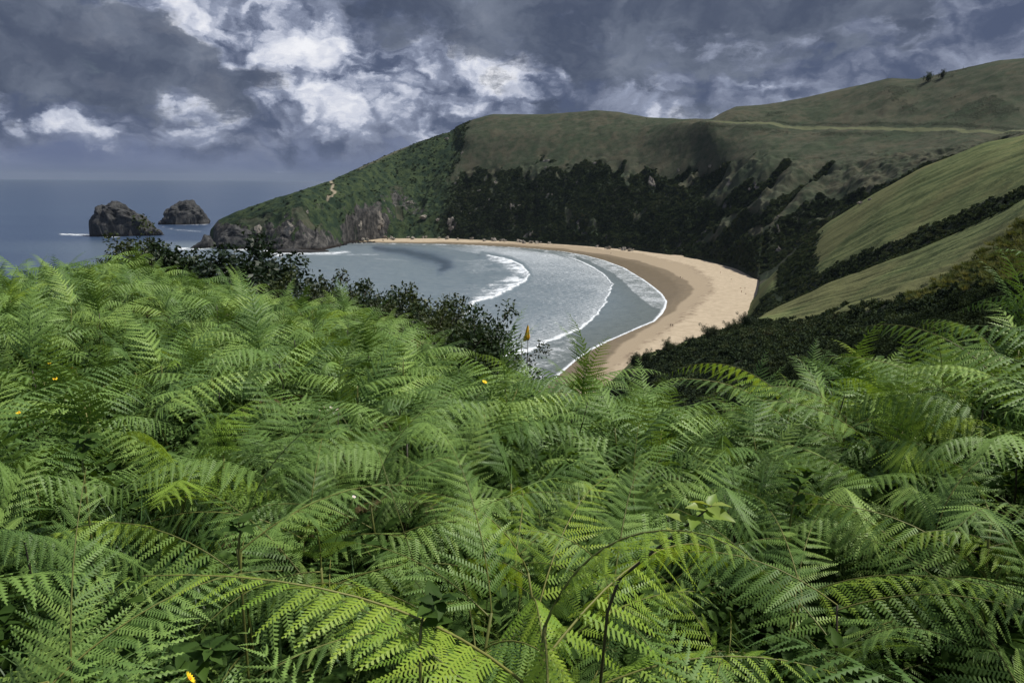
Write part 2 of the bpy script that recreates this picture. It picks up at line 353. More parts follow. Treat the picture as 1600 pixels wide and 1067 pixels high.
# ravines and ribs that run down the hillsides: (pixel line, half width, depth in m)
strokes = [
    ([(1298, 256), (1250, 284), (1215, 312), (1175, 345), (1140, 372)], 9, 10), ([(1228, 250), (1180, 285), (1130, 320), (1090, 352), (1060, 380)], 15, 10),
    ([(1135, 255), (1085, 290), (1040, 320), (1000, 350)], 15, 10), ([(1075, 262), (1030, 290), (985, 322), (950, 352)], 12, 8),
    ([(980, 255), (950, 285), (925, 320), (905, 356)], 11, 7), ([(900, 262), (880, 300), (860, 345)], 10, 6), ([(830, 270), (815, 310), (800, 350)], 9, 6),
    ([(725, 210), (690, 240), (665, 275), (650, 315)], 15, 12), ([(600, 250), (590, 285), (585, 320)], 9, 5), ([(1352, 300), (1300, 312), (1262, 330), (1225, 352), (1205, 398)], 15, 9)]
scr = np.zeros(GD.shape); dz_s = np.zeros(GD.shape)
wobx = PX + 9 * fbm(GX / 40, GY / 40, 3); woby = PY + 5 * fbm(GX / 30, GY / 30, 8)
for pts, wd, dp in strokes:
    d, s, t = dist_poly(wobx, woby, pts); g = np.exp(-(d / wd) ** 2) * far * sm(0.0, .12, t)
    scr = np.maximum(scr, np.exp(-(d / (wd * (.35 + .75 * sm(0, .35, t)) * (1 + .5 * fbm(GX / 12, GY / 12, 5, 3)))) ** 4) * far * .9); dz_s -= g * dp
# surface cover
n1 = fbm(GX / 60, GY / 60, 21, 5); n2 = fbm(GX / 14, GY / 14, 31, 5, .6); n3 = fbm(GX / 4.5, GY / 4.5, 41, 4, .6)
brink_in = 1 - sm(-.16, .10, TG - k12 + 0.42 * n1 + .34 * n2)         # 1 below the brink of the cliff
scrub = brink_in * far
nq = fbm((GX + GY * .3) / 26, GY / 70, 83, 4)
scrub = scrub * (1 - .75 * sm(.12, .34, nq) * sm(k10 + .2, k10 + .6, TG))
# grass ribs on the far slope at right of the cliff
ribs = sm(1010, 1180, PX) * far * (TG < k12 + .2)
ribn = vnoise((PX + PY * 1.5) / 55 + n1 * .6, (PY) / 120, 77)
scrub = scrub * (1 - ribs * sm(.40, .62, ribn) * sm(k10 + .45, k10 + .8, TG) * .95)
scrub = scrub * (1 - sm(1140, 1215, PX + 20 * n2) * sm(k10 + .35, k10 + .9, TG + .4 * n2))
scrub = np.maximum(scrub, scr)
head = 1 - sm(700, 745, PX + 14 * n2 + (PY - 240) * .25)
scrub = np.where(far > .5, np.maximum(scrub, head * sm(k12 - .5, k12 + .1, TG) * (1 - sm(640, 560, PX) * .0) * .9), scrub)
green = head * far
poly_dkbank = (TG > kC + .2) & (TG < k4 + .02)
edge4 = TG - k4 + .35 * n2 + .2 * n3
bank = (1 - sm(-.12, .12, edge4)) * (TG > kC + .1) * (TG < k6)
darkband = sm(k5 + .05, k5 + .12, TG) * (1 - sm(-.06, .03, TG - k7 - .04 + .10 * n2))
valley = sm(k8 + .1, k8 + .3, TG) * (1 - sm(k10 + .15, k10 + .5, TG + .4 * n2)) * wr * (1 - .8 * sm(1400, 1480, PX))
dkend = wr * (1 - sm(1262, 1300, PX + 24 * n2)) * (TG > k5 + .2) * (TG < k10)
scrub = np.clip(np.maximum.reduce([scrub, bank, darkband, valley, dkend * .9]), 0, 1)
# bands of scrub under the track, and patches on the upper hill
tr = TG - k13
below_track = sm(1030, 1110, PX) * np.exp(-((tr + .16) / .13) ** 2) * sm(-.2, .25, n2 + .25)
above_track = sm(1105, 1160, PX) * np.exp(-((tr - .085) / .045) ** 2)
scrub = np.clip(np.maximum.reduce([scrub, below_track * .45, above_track * .47, sm(.18, .45, n1 + .5 * n2) * .42 * sm(k13, k13 + .2, TG) * sm(1110, 1200, PX)]), 0, 1)
patch = sm(1350, 1600, PX) * sm(k11, k12, TG) * (TG < k13) * sm(-.1, .25, n2 + n1)
scrub = np.maximum(scrub, .45 * patch)
green = np.maximum(green, patch * (scrub < .7))
# bare rock
rockm = np.zeros(GD.shape)
for pl, w_ in (([(318, 360), (345, 348), (380, 358), (420, 350), (470, 348), (505, 360), (530, 376), (560, 380), (560, 400), (310, 400)], 1.0), ([(560, 318), (600, 322), (612, 345), (606, 375), (540, 378), (535, 350)], .95),
               ([(615, 300), (650, 305), (668, 325), (640, 335), (615, 325)], .55)):
    inside = in_poly(PX + 12 * n2, PY + 8 * n3, pl) & (far > .5)
    rockm = np.maximum(rockm, inside * w_)
rockm *= sm(-.42, .02, n2 + .7 * n3 - .3 * n1)
rockm = np.maximum(rockm, far * (PX < 560) * (1 - sm(k10 + .10, k10 + .30, TG)))
rockm = np.maximum(rockm, far * (PX < 1190) * sm(.42, .62, n2 + .5 * n3 - .15 * n1) * brink_in * .6)
# relief
coast = sm(k10 + .0, k10 + .16, TG)
amp = sm(25, 120, GD)
GZn = GZ + dz_s
GZn += amp * far * (1 - sm(k14 - .6, k14, TG) * .85) * (4.0 * n1 * (PX > 330) + 1.6 * n2) * np.where(PX < 1200, coast, 1)
ridged = (1 - np.abs(fbm(GX / 22, GY / 22, 61, 4))) ** 2
GZn += coast * far * brink_in * (PX > 318) * 8.5 * (ridged - .62) * sm(k10, k10 + .25, TG)
GZn += np.where((PX < 1200) & (TG > k8), coast, 1) * scrub * amp * (0.7 * n3 + 1.0 * n2 * .5) * (TG > kC + .5) + coast * scrub * amp * .5 * np.abs(fbm(GX / 1.7, GY / 1.7, 51, 3))
cr = (1 - np.abs(fbm(GX / 9, GY / 9, 91, 5, .6))) ** 2
GZn += sm(320, 350, PX) * sm(k10 - .02, k10 + .05, TG) * rockm * far * (4.2 * (cr - .6) + 1.6 * fbm(GX / 3, GY / 3, 95, 3))
gr = (TG > k4) & (TG < k8 + .5)
GZn += gr * (1 - scrub) * (.9 * fbm(TG * 26, GA * 16, 55, 4) * sm(60, 140, GD) + .12 * n2)
near = 1 - sm(10, 25, GD)
GZn += (1 - amp) * near * .06 * fbm(GX / .6, GY / .6, 71, 3)
# track: a bench cut in the slope with a pale verge
bench = sm(1085, 1110, PX) * far * np.exp(-(tr / .045) ** 2)
track_a = sm(1095, 1112, PX) * far * np.exp(-((tr) / .036) ** 4)
# footpath on the headland
dpth, _, _ = dist_poly(PX, PY, [(517, 283), (521, 288), (518, 294), (524, 299), (519, 305), (512, 306)])
path_a = np.exp(-(dpth / 2.1) ** 4) * far
dp2, _, _ = dist_poly(PX, PY, [(560, 264), (600, 246), (640, 228)])
path_a = np.maximum(path_a, .3 * np.exp(-(dp2 / 1.5) ** 2) * far)
# white chalky scars
rv = np.stack([GX, GY, GZn + EYE], -1).reshape(-1, 3)
# far-range distance streak coordinate (runs along the spurs)
FF = grid_faces(*GD.shape)

m_land, t, b, _o = new_mat('hillside_cover')
geo = t.new('ShaderNodeNewGeometry'); pos = geo.outputs['Position']
a_scr, a_rock, a_trk, a_path, a_green, a_row, a_azi, a_far, a_near = [t.attr(n_) for n_ in ('scrub', 'rock', 'track', 'path', 'green', 'rowc', 'azi', 'farm', 'nearm')]
N1 = t.noise(pos, 0.012, 6, .6); N2 = t.noise(pos, 0.09, 7, .62); N3 = t.noise(pos, 0.7, 6, .6); N4 = t.noise(pos, 3.5, 4, .6)
stv = t.vec(t.math('MULTIPLY', a_row, 36.0), t.math('MULTIPLY', a_azi, 13.0), 0.0)
ST = t.noise(stv, 1.0, 8, .66, dist=.5)
g_lo, g_hi = (0.030, 0.044, 0.025), (0.076, 0.077, 0.052)
gcol = t.mix(t.sstep(t.math('ADD', t.math('MULTIPLY', N2, .75), t.math('MULTIPLY', N3, .35)), .36, .72), g_lo, g_hi)
gcol = t.mix(t.math('MULTIPLY', t.sstep(N1, .46, .62), .5), gcol, (0.036, 0.056, 0.030))
gcol = t.mix(t.math('MULTIPLY', t.sstep(N3, .56, .66), .55), gcol, (0.022, 0.032, 0.018))
gcol = t.mix(t.math('MULTIPLY', t.sstep(t.noise(pos, .035, 7, .7), .50, .60), .5), gcol, (0.088, 0.078, 0.052))
gold = t.mix(t.sstep(t.math('ADD', t.math('MULTIPLY', ST, .8), t.math('MULTIPLY', N3, .25)), .36, .66), (0.044, 0.070, 0.024), (0.175, 0.195, 0.078))
gold = t.mix(t.math('MULTIPLY', t.sstep(t.math('ADD', t.math('MULTIPLY', N2, .6), t.math('MULTIPLY', N3, .4)), .48, .60), .65), gold, (0.042, 0.062, 0.022))
gold = t.mix(t.math('MULTIPLY', t.sstep(N1, .48, .60), .45), gold, (0.150, 0.135, 0.060))
gcol = t.mix(a_near, gcol, gold)
scol = t.mix(t.sstep(N3, .35, .7), (0.012, 0.018, 0.013), (0.036, 0.052, 0.027))
scol = t.mix(t.sstep(N2, .52, .7), scol, (0.044, 0.066, 0.032))
scol = t.mix(t.math('MULTIPLY', t.sstep(N1, .5, .62), .35), scol, (0.034, 0.029, 0.022))
grcol = t.mix(t.sstep(N2, .4, .62), (0.018, 0.034, 0.020), (0.048, 0.070, 0.030))
scol = t.mix(a_green, scol, grcol)
f_s = t.sstep(t.math('ADD', a_scr, t.math('MULTIPLY', t.math('SUBTRACT', t.math('ADD', t.math('MULTIPLY', N2, .5), t.math('MULTIPLY', N3, .5)), .5), 1.5)), .36, .62)
col = t.mix(f_s, gcol, scol)
RN = t.noise(t.vmath('MULTIPLY', pos, (1, 1, .35)), .28, 8, .68)
RV = t.vor(t.vmath('ADD', pos, t.vmath('SCALE', t.noise(pos, .3, 3, out=1), scale=4.0)), .16)
rcol = t.ramp(t.math('ADD', t.math('MULTIPLY', RN, .8), t.math('MULTIPLY', RV, .25)), [(0.32, (0.010, 0.011, 0.012)), (0.50, (0.048, 0.047, 0.046)), (0.64, (0.105, 0.100, 0.094)), (0.80, (0.22, 0.21, 0.195))])
pz = t.xyz(pos)[2]
rcol = t.mix(t.sstep(t.math('ADD', pz, t.math('MULTIPLY', N2, 5.0)), 7.0, 3.5), rcol, (0.022, 0.017, 0.014))
f_r = t.sstep(t.math('ADD', a_rock, t.math('MULTIPLY', t.math('SUBTRACT', RN, .5), 1.4)), .35, .6)
col = t.mix(f_r, col, rcol)
col = t.mix(t.sstep(t.math('ADD', a_trk, t.math('MULTIPLY', t.math('SUBTRACT', N3, .5), .6)), .35, .6), col, (0.115, 0.125, 0.068))
col = t.mix(a_path, col, (0.30, 0.26, 0.19))
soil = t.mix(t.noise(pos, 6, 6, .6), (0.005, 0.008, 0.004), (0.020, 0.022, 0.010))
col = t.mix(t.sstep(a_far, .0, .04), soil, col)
t.put(b.inputs['Base Color'], col); b.inputs['Roughness'].default_value = .95; b.inputs['Specular IOR Level'].default_value = .12
hgt = t.math('ADD', t.math('ADD', t.math('MULTIPLY', N3, 1.1), t.math('MULTIPLY', N4, .25)), t.math('MULTIPLY', N2, 1.6))
bp = t.new('ShaderNodeBump'); bp.inputs['Strength'].default_value = .75; bp.inputs['Distance'].default_value = 1.0
t.put(bp.inputs['Height'], t.math('MULTIPLY', hgt, t.math('ADD', t.math('MULTIPLY', f_s, 1.3), .45))); t.put(bp.inputs['Normal'], None); t.l.new(bp.outputs[0], b.inputs['Normal'])
nearm = ((TG > k4 - .5) & (TG < k8 + .5)) * 1.0
land = obj('hillside', mesh_np('hillside', rv, FF, m_land, True, dict(scrub=scrub, rock=rockm, track=track_a, path=path_a, green=green, rowc=TG, azi=GA, farm=sm(kC + .3, kC + .9, TG), nearm=nearm)))
tag(land, kind='structure')
def land_z(x, y):
    """height of the land (absolute) by nearest grid lookup, bilinear"""
    a = math.atan2(x, y); D = math.hypot(x, y)
    j = int(np.clip(np.searchsorted(AZ, a), 1, NAZ - 1)); f = (a - AZ[j - 1]) / (AZ[j] - AZ[j - 1])
    z0 = np.interp(D, GD[:, j - 1], GZn[:, j - 1]); z1 = np.interp(D, GD[:, j], GZn[:, j]); return float(z0 * (1 - f) + z1 * f) + EYE
def hit_land(px, py, dmin=10, dmax=1500):
    """first point of the land seen at a pixel"""
    d = ray(px, py); d = d / np.hypot(d[0], d[1]); a = math.atan2(d[0], d[1]); j = int(np.clip(np.searchsorted(AZ, a), 1, NAZ - 1))
    g = GD[:, j]; zz = GZn[:, j]; ok = np.where((g > dmin) & (g < dmax) & (zz >= g * d[2]))[0]
    if not len(ok): return None
    i = ok[0]; e0 = zz[i - 1] - g[i - 1] * d[2]; e1 = zz[i] - g[i] * d[2]; u = -e0 / (e1 - e0 + 1e-9) if i > 0 else 0
    D = g[i - 1] + u * (g[i] - g[i - 1]); return np.array([d[0] * D, d[1] * D, d[2] * D + EYE])

# ------------------------------------------------------------------ beach (sand sheet) and sea, both from the waterline
WL = [(500, 378), (560, 379), (640, 380), (700, 381), (760, 384), (800, 386), (840, 389), (880, 393), (915, 399), (945, 407), (975, 418), (1005, 436), (1022, 448), (1036, 460), (1043, 471), (1041, 481), (1036, 490), (1024, 502), (1000, 512),
      (975, 523), (950, 534), (925, 547), (905, 560), (870, 590), (830, 620), (780, 660)]
WLw = at_z(np.array([p[0] for p in WL], float), np.array([p[1] for p in WL], float), 0.0)[:, :2]
WET = [(480, 377), (560, 377.5), (700, 378.5), (800, 382.5), (880, 389), (950, 399), (1000, 410), (1045, 425), (1075, 443), (1085, 455), (1079, 465), (1060, 480), (1047, 492), (1010, 512), (985, 530), (960, 552), (930, 590), (880, 640)]
WETw = at_z(np.array([p[0] for p in WET], float), np.array([p[1] for p in WET], float), 1.0)[:, :2]
BERM = [(560, 376), (800, 380), (900, 386), (1000, 398), (1080, 418), (1112, 440), (1112, 456), (1085, 482), (1060, 500), (1020, 530), (985, 560), (940, 600)]
BERMw = at_z(np.array([p[0] for p in BERM], float), np.array([p[1] for p in BERM], float), 2.0)[:, :2]
bx = np.arange(-420, 460, 1.6); by = np.arange(170, 1130, 2.0); BX, BY = np.meshgrid(bx, by)
d, s, _ = dist_poly(BX, BY, WLw); dw = -d * s          # travel is clockwise round the bay: land lies on the left
if dw[np.argmin(np.abs(by - 480)), np.argmin(np.abs(bx - 200))] < 0: dw = -dw
wob = 2.2 * fbm(BX / 22, BY / 22, 3) + .7 * fbm(BX / 6, BY / 6, 4)
BZ = np.where(dw < 0, dw * .045, 3.6 * (1 - np.exp(-np.maximum(dw, 0) / 28)))
d2, s2, _ = dist_poly(BX, BY, WETw); wet = -d2 * s2
if wet[np.argmin(np.abs(by - 480)), np.argmin(np.abs(bx - 120))] > 0: pass
wet_in = d2 * s2
sgn = np.sign(wet_in[np.argmin(np.abs(by - 500)), np.argmin(np.abs(bx - 0))])
wet_in = wet_in * sgn                                   # + on the sea side
d3, s3, _ = dist_poly(BX, BY, BERMw); sg3 = np.sign((d3 * s3)[np.argmin(np.abs(by - 500)), np.argmin(np.abs(bx - 0))]); berm = d3 * s3 * sg3
BZ = BZ + .10 * fbm(BX / 9, BY / 9, 12) * (dw > 4) + .25 * np.exp(-(berm / 5) ** 2)
m_sand, t, b, _o = new_mat('beach_sand')
geo = t.new('ShaderNodeNewGeometry'); pos = geo.outputs['Position']
aw, ab, ad = t.attr('wet'), t.attr('berm'), t.attr('shore')
N1 = t.noise(pos, .03, 6, .6); N2 = t.noise(pos, .25, 7, .62); N3 = t.noise(pos, 2.2, 5, .6)
dry = t.mix(t.sstep(N2, .3, .7), (0.37, 0.30, 0.21), (0.475, 0.39, 0.28))
dry = t.mix(t.math('MULTIPLY', t.sstep(N3, .55, .72), .30), dry, (0.24, 0.19, 0.13))
dry = t.mix(t.sstep(t.math('ADD', t.math('MULTIPLY', ab, -1.0), t.math('MULTIPLY', t.math('SUBTRACT', N1, .5), 50)), 34, 60), dry, (0.46, 0.42, 0.36))
fr = t.math('ADD', ab, t.math('MULTIPLY', t.math('SUBTRACT', t.noise(pos, .06, 7, .65), .5), 26.0))
damp = t.mix(t.sstep(fr, -2.0, 5.0), dry, (0.32, 0.255, 0.175))
tide = t.math('MULTIPLY', t.math('MULTIPLY', t.sstep(fr, -5, 0), t.sstep(fr, 5, 1)), t.sstep(N2, .45, .6))
damp = t.mix(t.math('MULTIPLY', tide, .9), damp, (0.20, 0.15, 0.10))
fw = t.math('ADD', aw, t.math('MULTIPLY', t.math('SUBTRACT', N1, .5), 12.0))
wcol = t.mix(t.sstep(N2, .3, .7), (0.150, 0.118, 0.076), (0.190, 0.148, 0.096))
wf = t.sstep(fw, -1.0, 2.0)
col = t.mix(wf, damp, wcol)
t.put(b.inputs['Base Color'], col); t.put(b.inputs['Roughness'], t.sstep(fw, 0, 14, .8, .38)); b.inputs['Specular IOR Level'].default_value = .3
bp = t.new('ShaderNodeBump'); bp.inputs['Strength'].default_value = .35; bp.inputs['Distance'].default_value = .4
t.put(bp.inputs['Height'], t.math('MULTIPLY', t.math('ADD', N3, N2), t.math('SUBTRACT', 1.0, wf))); t.l.new(bp.outputs[0], b.inputs['Normal'])
bf = grid_faces(*BX.shape)
cen_z = BZ.ravel()[bf].max(1); bpx = project(np.stack([BX, BY, BZ - EYE], -1))[0].ravel()[bf].min(1); keep = (bpx > 515) & (cen_z > -3) & (dw.ravel()[bf].max(1) < 260)
bf = bf[keep]; used, inv = np.unique(bf, return_inverse=True); bf = inv.reshape(bf.shape)
sel = lambda a: a.ravel()[used]
beach = obj('beach', mesh_np('beach', np.stack([sel(BX), sel(BY), sel(BZ)], -1), bf[:, ::1], m_sand, True, dict(wet=sel(wet_in), berm=sel(berm), shore=sel(dw))))
tag(beach, kind='structure')

# sea
nsa = 760; SA = np.radians(np.concatenate([np.linspace(-75, -36, 24), np.linspace(-35.9, 18, nsa - 60), np.linspace(18.1, 75, 36)]))
SD = np.concatenate([np.geomspace(120, 1300, 470), np.geomspace(1320, 30000, 70)])
XA, XD = np.meshgrid(SA, SD); SX, SY = XD * np.sin(XA), XD * np.cos(XA)
spx, spy, _ = project(np.stack([SX, SY, np.full(SX.shape, -EYE)], -1))
sd_, ss_, _ = dist_poly(SX, SY, WLw); shore = sd_ * ss_
sgs = np.sign(shore[np.argmin(np.abs(SD - 500)), np.argmin(np.abs(SA))]); shore *= sgs      # + in the water
inbay = sm(1010, 930, SY) * sm(300, 480, spx)
q1 = fbm(SX / 30, SY / 30, 7, 5, .6); q2 = fbm(SX / 8, SY / 8, 17, 5, .6)
ux, uy = spx + 7 * q1 + 3 * q2, spy + 3.2 * q1 + 1.6 * q2
foam = np.zeros(SX.shape)
# first breaker: bright broken front, foam trailing seaward
W1 = [(752, 398), (775, 402), (798, 407), (815, 415), (826, 426), (822, 438), (808, 448), (790, 457), (768, 467), (742, 474), (733, 486), (722, 499), (702, 511), (690, 522), (640, 550), (560, 600)]
d, s, tq = dist_poly(spx + 4.5 * q2 + 3 * q1, spy + 1.8 * q2 + 1.5 * q1, W1); sea_side = -d * s
sg = np.sign(sea_side[np.argmin(np.abs(SD - 600)), np.argmin(np.abs(SA - az_of_px(650)))]); sea1 = sea_side * sg
thick = np.interp(tq, [0, .10, .30, .43, .53, .6, .64, .69, .78, 1], [6, 20, 46, 44, 34, 16, 5, 6, 22, 10])
den1 = np.clip(1 - sea1 / thick, 0, 1) * sm(-1.5, .5, sea1); den1 *= (sm(0, .04, tq) * sm(1.0, .97, tq))
foam = np.maximum(foam, den1 ** 1.1 * (0.72 + .9 * (q2 + .25)))
foam = np.maximum(foam, .95 * np.exp(-((sea1 - 1.0) / 2.0) ** 2) * sm(.05, .15, tq))
foam = np.maximum(foam, .42 * np.clip(1 - sea1 / 120, 0, 1) * sm(0, 6, sea1) * (spy < 500) * (spy > 400) * sm(-.15, .3, q1 + .4 * q2))
# second line
W2 = [(760, 384), (820, 388), (870, 396), (905, 407), (930, 419), (948, 432), (956, 444), (952, 456), (947, 470), (938, 486), (926, 499), (905, 514), (880, 524), (855, 535), (830, 547), (800, 556), (760, 575), (690, 605), (600, 650)]
d, s, tq2 = dist_poly(spx + 4.0 * q2 + 3 * q1, spy + 1.6 * q2 + 1.2 * q1, W2); sea2 = -d * s; sg = np.sign(sea2[np.argmin(np.abs(SD - 500)), np.argmin(np.abs(SA - az_of_px(850)))]); sea2 *= sg
lw = np.interp(tq2, [0, .3, .45, .6, .75, .85, 1], [1.0, 1.2, 1.8, 2.4, 4.0, 6, 7])
foam = np.maximum(foam, np.exp(-((sea2 - lw * .3) / lw) ** 2) * sm(.05, .2, tq2))
between = sm(0, 3, sea2) * sm(0, 8, -sea1) * inbay
speck = between * (0.31 + .25 * np.clip(1 - sea2 / 60, 0, 1) + .10 * q1)
foam = np.maximum(foam, speck)
# third: swash edge
foam = np.maximum(foam, np.exp(-((shore - .8) / (1.1 + .8 * (q1 + .5))) ** 2) * .95 * inbay)
up3 = in_poly(ux, uy, [(880, 392), (930, 402), (970, 416), (1003, 434), (1035, 458), (1043, 474), (1038, 486), (1020, 480), (1000, 466), (985, 452), (960, 428), (920, 408)])
foam = np.maximum(foam, np.where(up3 & (shore > 0), .50 + .25 * q2, 0))
between2 = sm(0, 2, -sea2) * (shore > 0) * inbay
foam = np.maximum(foam, between2 * .12)
foam = np.maximum(foam, inbay * np.exp(-((shore - 14) / 14) ** 2) * (spx < 900) * (spx > 545) * (.45 + .5 * q2))
# rocks and headland
for pts, w_, g_ in (([(330, 386), (370, 389), (400, 391), (450, 396), (520, 396), (560, 392)], 3.2, .9), ([(455, 399), (540, 398), (600, 398)], 1.8, .55), ([(580, 404), (620, 406), (640, 408)], 2.0, .5),
                    ([(85, 366), (120, 367), (150, 368), (180, 370), (205, 366), (243, 361)], 1.8, .95), ([(240, 345), (262, 349), (300, 351), (330, 350)], 1.4, .8), ([(250, 355), (280, 360), (320, 362)], 2.0, .5), ([(270, 389), (300, 389), (322, 388), (345, 382)], 2.6, .95), ([(395, 390), (420, 396), (445, 400)], 4, .9)):
    d, s, tq = dist_poly(spx, spy + 1.2 * q2, pts); foam = np.maximum(foam, g_ * np.exp(-(d / w_) ** 2) * (.75 + .7 * q2) * sm(0, .08, tq) * sm(1, .9, tq))
# smooth dark water and milky water
ddk, _, tk = dist_poly(ux, uy, [(585, 387), (630, 393), (675, 403), (700, 412), (690, 420)]); dark_a = np.exp(-(ddk / np.interp(tk, [0, .5, 1], [5, 10, 9])) ** 2) * inbay * .65
milk = sm(1010, 900, SY) * sm(-100, 480, spx) * (1 - dark_a)
turb = sm(60, 0, shore) * inbay                           # sandy shallows
SZ = np.where(XD < 1400, .18 * fbm(SX / 7, SY / 7, 9, 4) + .3 * np.exp(-((sea1 - 2) / 5) ** 2) * inbay, 0.0) * sm(2, 20, np.where(inbay > .5, shore, 50))
SZ += np.where((XD < 1400) & (inbay > .5), 1.0 * np.exp(-((sea1 - 1.5) / 2.2) ** 2) * sm(.1, .3, np.clip(1 - np.abs(spy - 450) / 90, 0, 1)), 0)
m_sea, t, b, _o = new_mat('sea_water')
geo = t.new('ShaderNodeNewGeometry'); pos = geo.outputs['Position']
af, adk, am, at_, ash = [t.attr(n_) for n_ in ('foam', 'darkw', 'milk', 'turb', 'shore')]
px_, py_, pz_ = t.xyz(pos)
wv1 = t.noise(t.vec(t.math('MULTIPLY', px_, .35), t.math('MULTIPLY', py_, 1.0)), .55, 6, .62)
wv2 = t.noise(pos, .10, 6, .6); wv3 = t.noise(t.vec(t.math('MULTIPLY', px_, .30), t.math('MULTIPLY', py_, 1.0)), 1.0, 5, .7); sw = t.noise(t.vec(t.math('MULTIPLY', px_, .22), py_), .006, 5, .6)
deep = t.mix(t.sstep(sw, .35, .65), (0.036, 0.064, 0.125), (0.050, 0.084, 0.145))
milkc = t.mix(t.sstep(wv2, .3, .7), (0.155, 0.200, 0.235), (0.195, 0.240, 0.270))
c = t.mix(am, deep, milkc)
c = t.mix(t.math('MULTIPLY', at_, .8), c, (0.135, 0.155, 0.145))
c = t.mix(t.math('MULTIPLY', t.sstep(t.math('ADD', adk, t.math('MULTIPLY', t.math('SUBTRACT', wv1, .5), 1.6)), .35, .9), .75), c, (0.018, 0.030, 0.034))
lace = t.math('ADD', t.math('MULTIPLY', wv3, .7), t.math('MULTIPLY', t.noise(pos, .9, 5, .7), .3))
ff = t.math('ADD', af, t.math('MULTIPLY', t.math('SUBTRACT', lace, .5), 2.6))
fsm = t.sstep(ff, .28, .92)
caps = t.math('MULTIPLY', t.sstep(t.noise(t.vec(t.math('MULTIPLY', px_, .10), t.math('MULTIPLY', py_, .4)), .35, 5, .7), .74, .80), .35)
fsm = t.math('MULTIPLY', t.math('MAXIMUM', fsm, caps), 1.0)
fsm = t.math('MULTIPLY', fsm, t.sstep(t.math('ADD', af, caps), 0.02, .10))
c = t.mix(t.math('MULTIPLY', t.sstep(wv1, .55, .35), .35), c, t.mix(1.0, c, (.45, .5, .55), 'MULTIPLY'))
c = t.mix(fsm, c, (0.74, 0.78, 0.82))
t.put(b.inputs['Base Color'], c); t.put(b.inputs['Roughness'], t.sstep(fsm, 0, .6, .28, .9)); b.inputs['IOR'].default_value = 1.33; b.inputs['Specular IOR Level'].default_value = .5
bp = t.new('ShaderNodeBump'); bp.inputs['Strength'].default_value = .8; bp.inputs['Distance'].default_value = 1.0
t.put(bp.inputs['Height'], t.math('ADD', t.math('ADD', wv1, t.math('MULTIPLY', wv2, 1.6)), t.math('MULTIPLY', fsm, .5))); t.l.new(bp.outputs[0], b.inputs['Normal'])
sea = obj('sea', mesh_np('sea', np.stack([SX, SY, SZ], -1).reshape(-1, 3), grid_faces(*SX.shape), m_sea, True, dict(foam=np.clip(foam, 0, 1.2), darkw=dark_a, milk=milk, turb=turb, shore=shore)))
tag(sea, kind='structure')

# ------------------------------------------------------------------ sea air
hz = bpy.data.materials.new('sea_air'); hz.use_nodes = True; t = NT(hz.node_tree); t.n.clear(); o_h = t.new('ShaderNodeOutputMaterial'); pv = t.new('ShaderNodeVolumePrincipled')
pv.inputs['Density'].default_value = 0.00003; pv.inputs['Color'].default_value = (.40, .48, .60, 1); pv.inputs['Anisotropy'].default_value = 0.0; t.l.new(pv.outputs[0], o_h.inputs['Volume'])
hb = 31500.0; zt, zb = EYE + float(GZn.max()) + 12, -60.0
hv = [(x, y, z) for z in (zb, zt) for x, y in ((-hb, -hb), (hb, -hb), (hb, hb), (-hb, hb))]
tag(obj('haze', mesh_np('haze', hv, np.array([(3, 2, 1, 0), (4, 5, 6, 7), (0, 1, 5, 4), (1, 2, 6, 5), (2, 3, 7, 6), (3, 0, 4, 7)]), hz, False)), kind='stuff')

# ------------------------------------------------------------------ leaf and stem materials
def leaf_mat(name, stops, trans=.35, rough=.55, noise_scale=1.2, vary=.5, spec=.3):
    m = bpy.data.materials.new(name); m.use_nodes = True; t = NT(m.node_tree); t.n.clear()
    out = t.new('ShaderNodeOutputMaterial'); oi = t.new('ShaderNodeObjectInfo'); geo = t.new('ShaderNodeNewGeometry')
    f = t.math('ADD', t.math('MULTIPLY', oi.outputs['Random'], vary), t.math('MULTIPLY', t.noise(geo.outputs['Position'], noise_scale, 3, .6), 1 - vary))
    c = t.ramp(f, stops)
    b = t.new('ShaderNodeBsdfPrincipled'); t.put(b.inputs['Base Color'], c); b.inputs['Roughness'].default_value = rough; b.inputs['Specular IOR Level'].default_value = spec
    if trans:
        tr = t.new('ShaderNodeBsdfTranslucent'); t.put(tr.inputs[0], t.mix(1.0, c, (1.25, 1.15, .55), 'MULTIPLY'))
        mx = t.new('ShaderNodeMixShader'); mx.inputs[0].default_value = trans; t.l.new(b.outputs[0], mx.inputs[1]); t.l.new(tr.outputs[0], mx.inputs[2]); t.l.new(mx.outputs[0], out.inputs[0])
    else: t.l.new(b.outputs[0], out.inputs[0])
    return m
m_frond = leaf_mat('bracken_green', [(0.10, (0.060, 0.120, 0.032)), (0.36, (0.115, 0.205, 0.050)), (0.62, (0.185, 0.300, 0.070)), (0.88, (0.300, 0.420, 0.100))], .24, .5, 1.6)
m_frond_y = leaf_mat('bracken_young_yellow', [(0.2, (0.20, 0.34, 0.045)), (0.8, (0.34, 0.46, 0.060))], .4, .5, 2.5)
m_frond_b = leaf_mat('bracken_dead_brown', [(0.2, (0.085, 0.062, 0.028)), (0.8, (0.17, 0.125, 0.06))], .2, .7, 2.5)
m_stem = leaf_mat('fern_stalk', [(0.2, (0.10, 0.115, 0.030)), (0.8, (0.20, 0.20, 0.055))], 0, .5)
m_stem_d = leaf_mat('fern_stalk_dark', [(0.2, (0.020, 0.020, 0.014)), (0.8, (0.055, 0.045, 0.025))], 0, .5)
m_bush = leaf_mat('bush_leaf', [(0.2, (0.010, 0.022, 0.009)), (0.55, (0.022, 0.042, 0.015)), (0.9, (0.040, 0.070, 0.022))], .22, .5, 2.0)
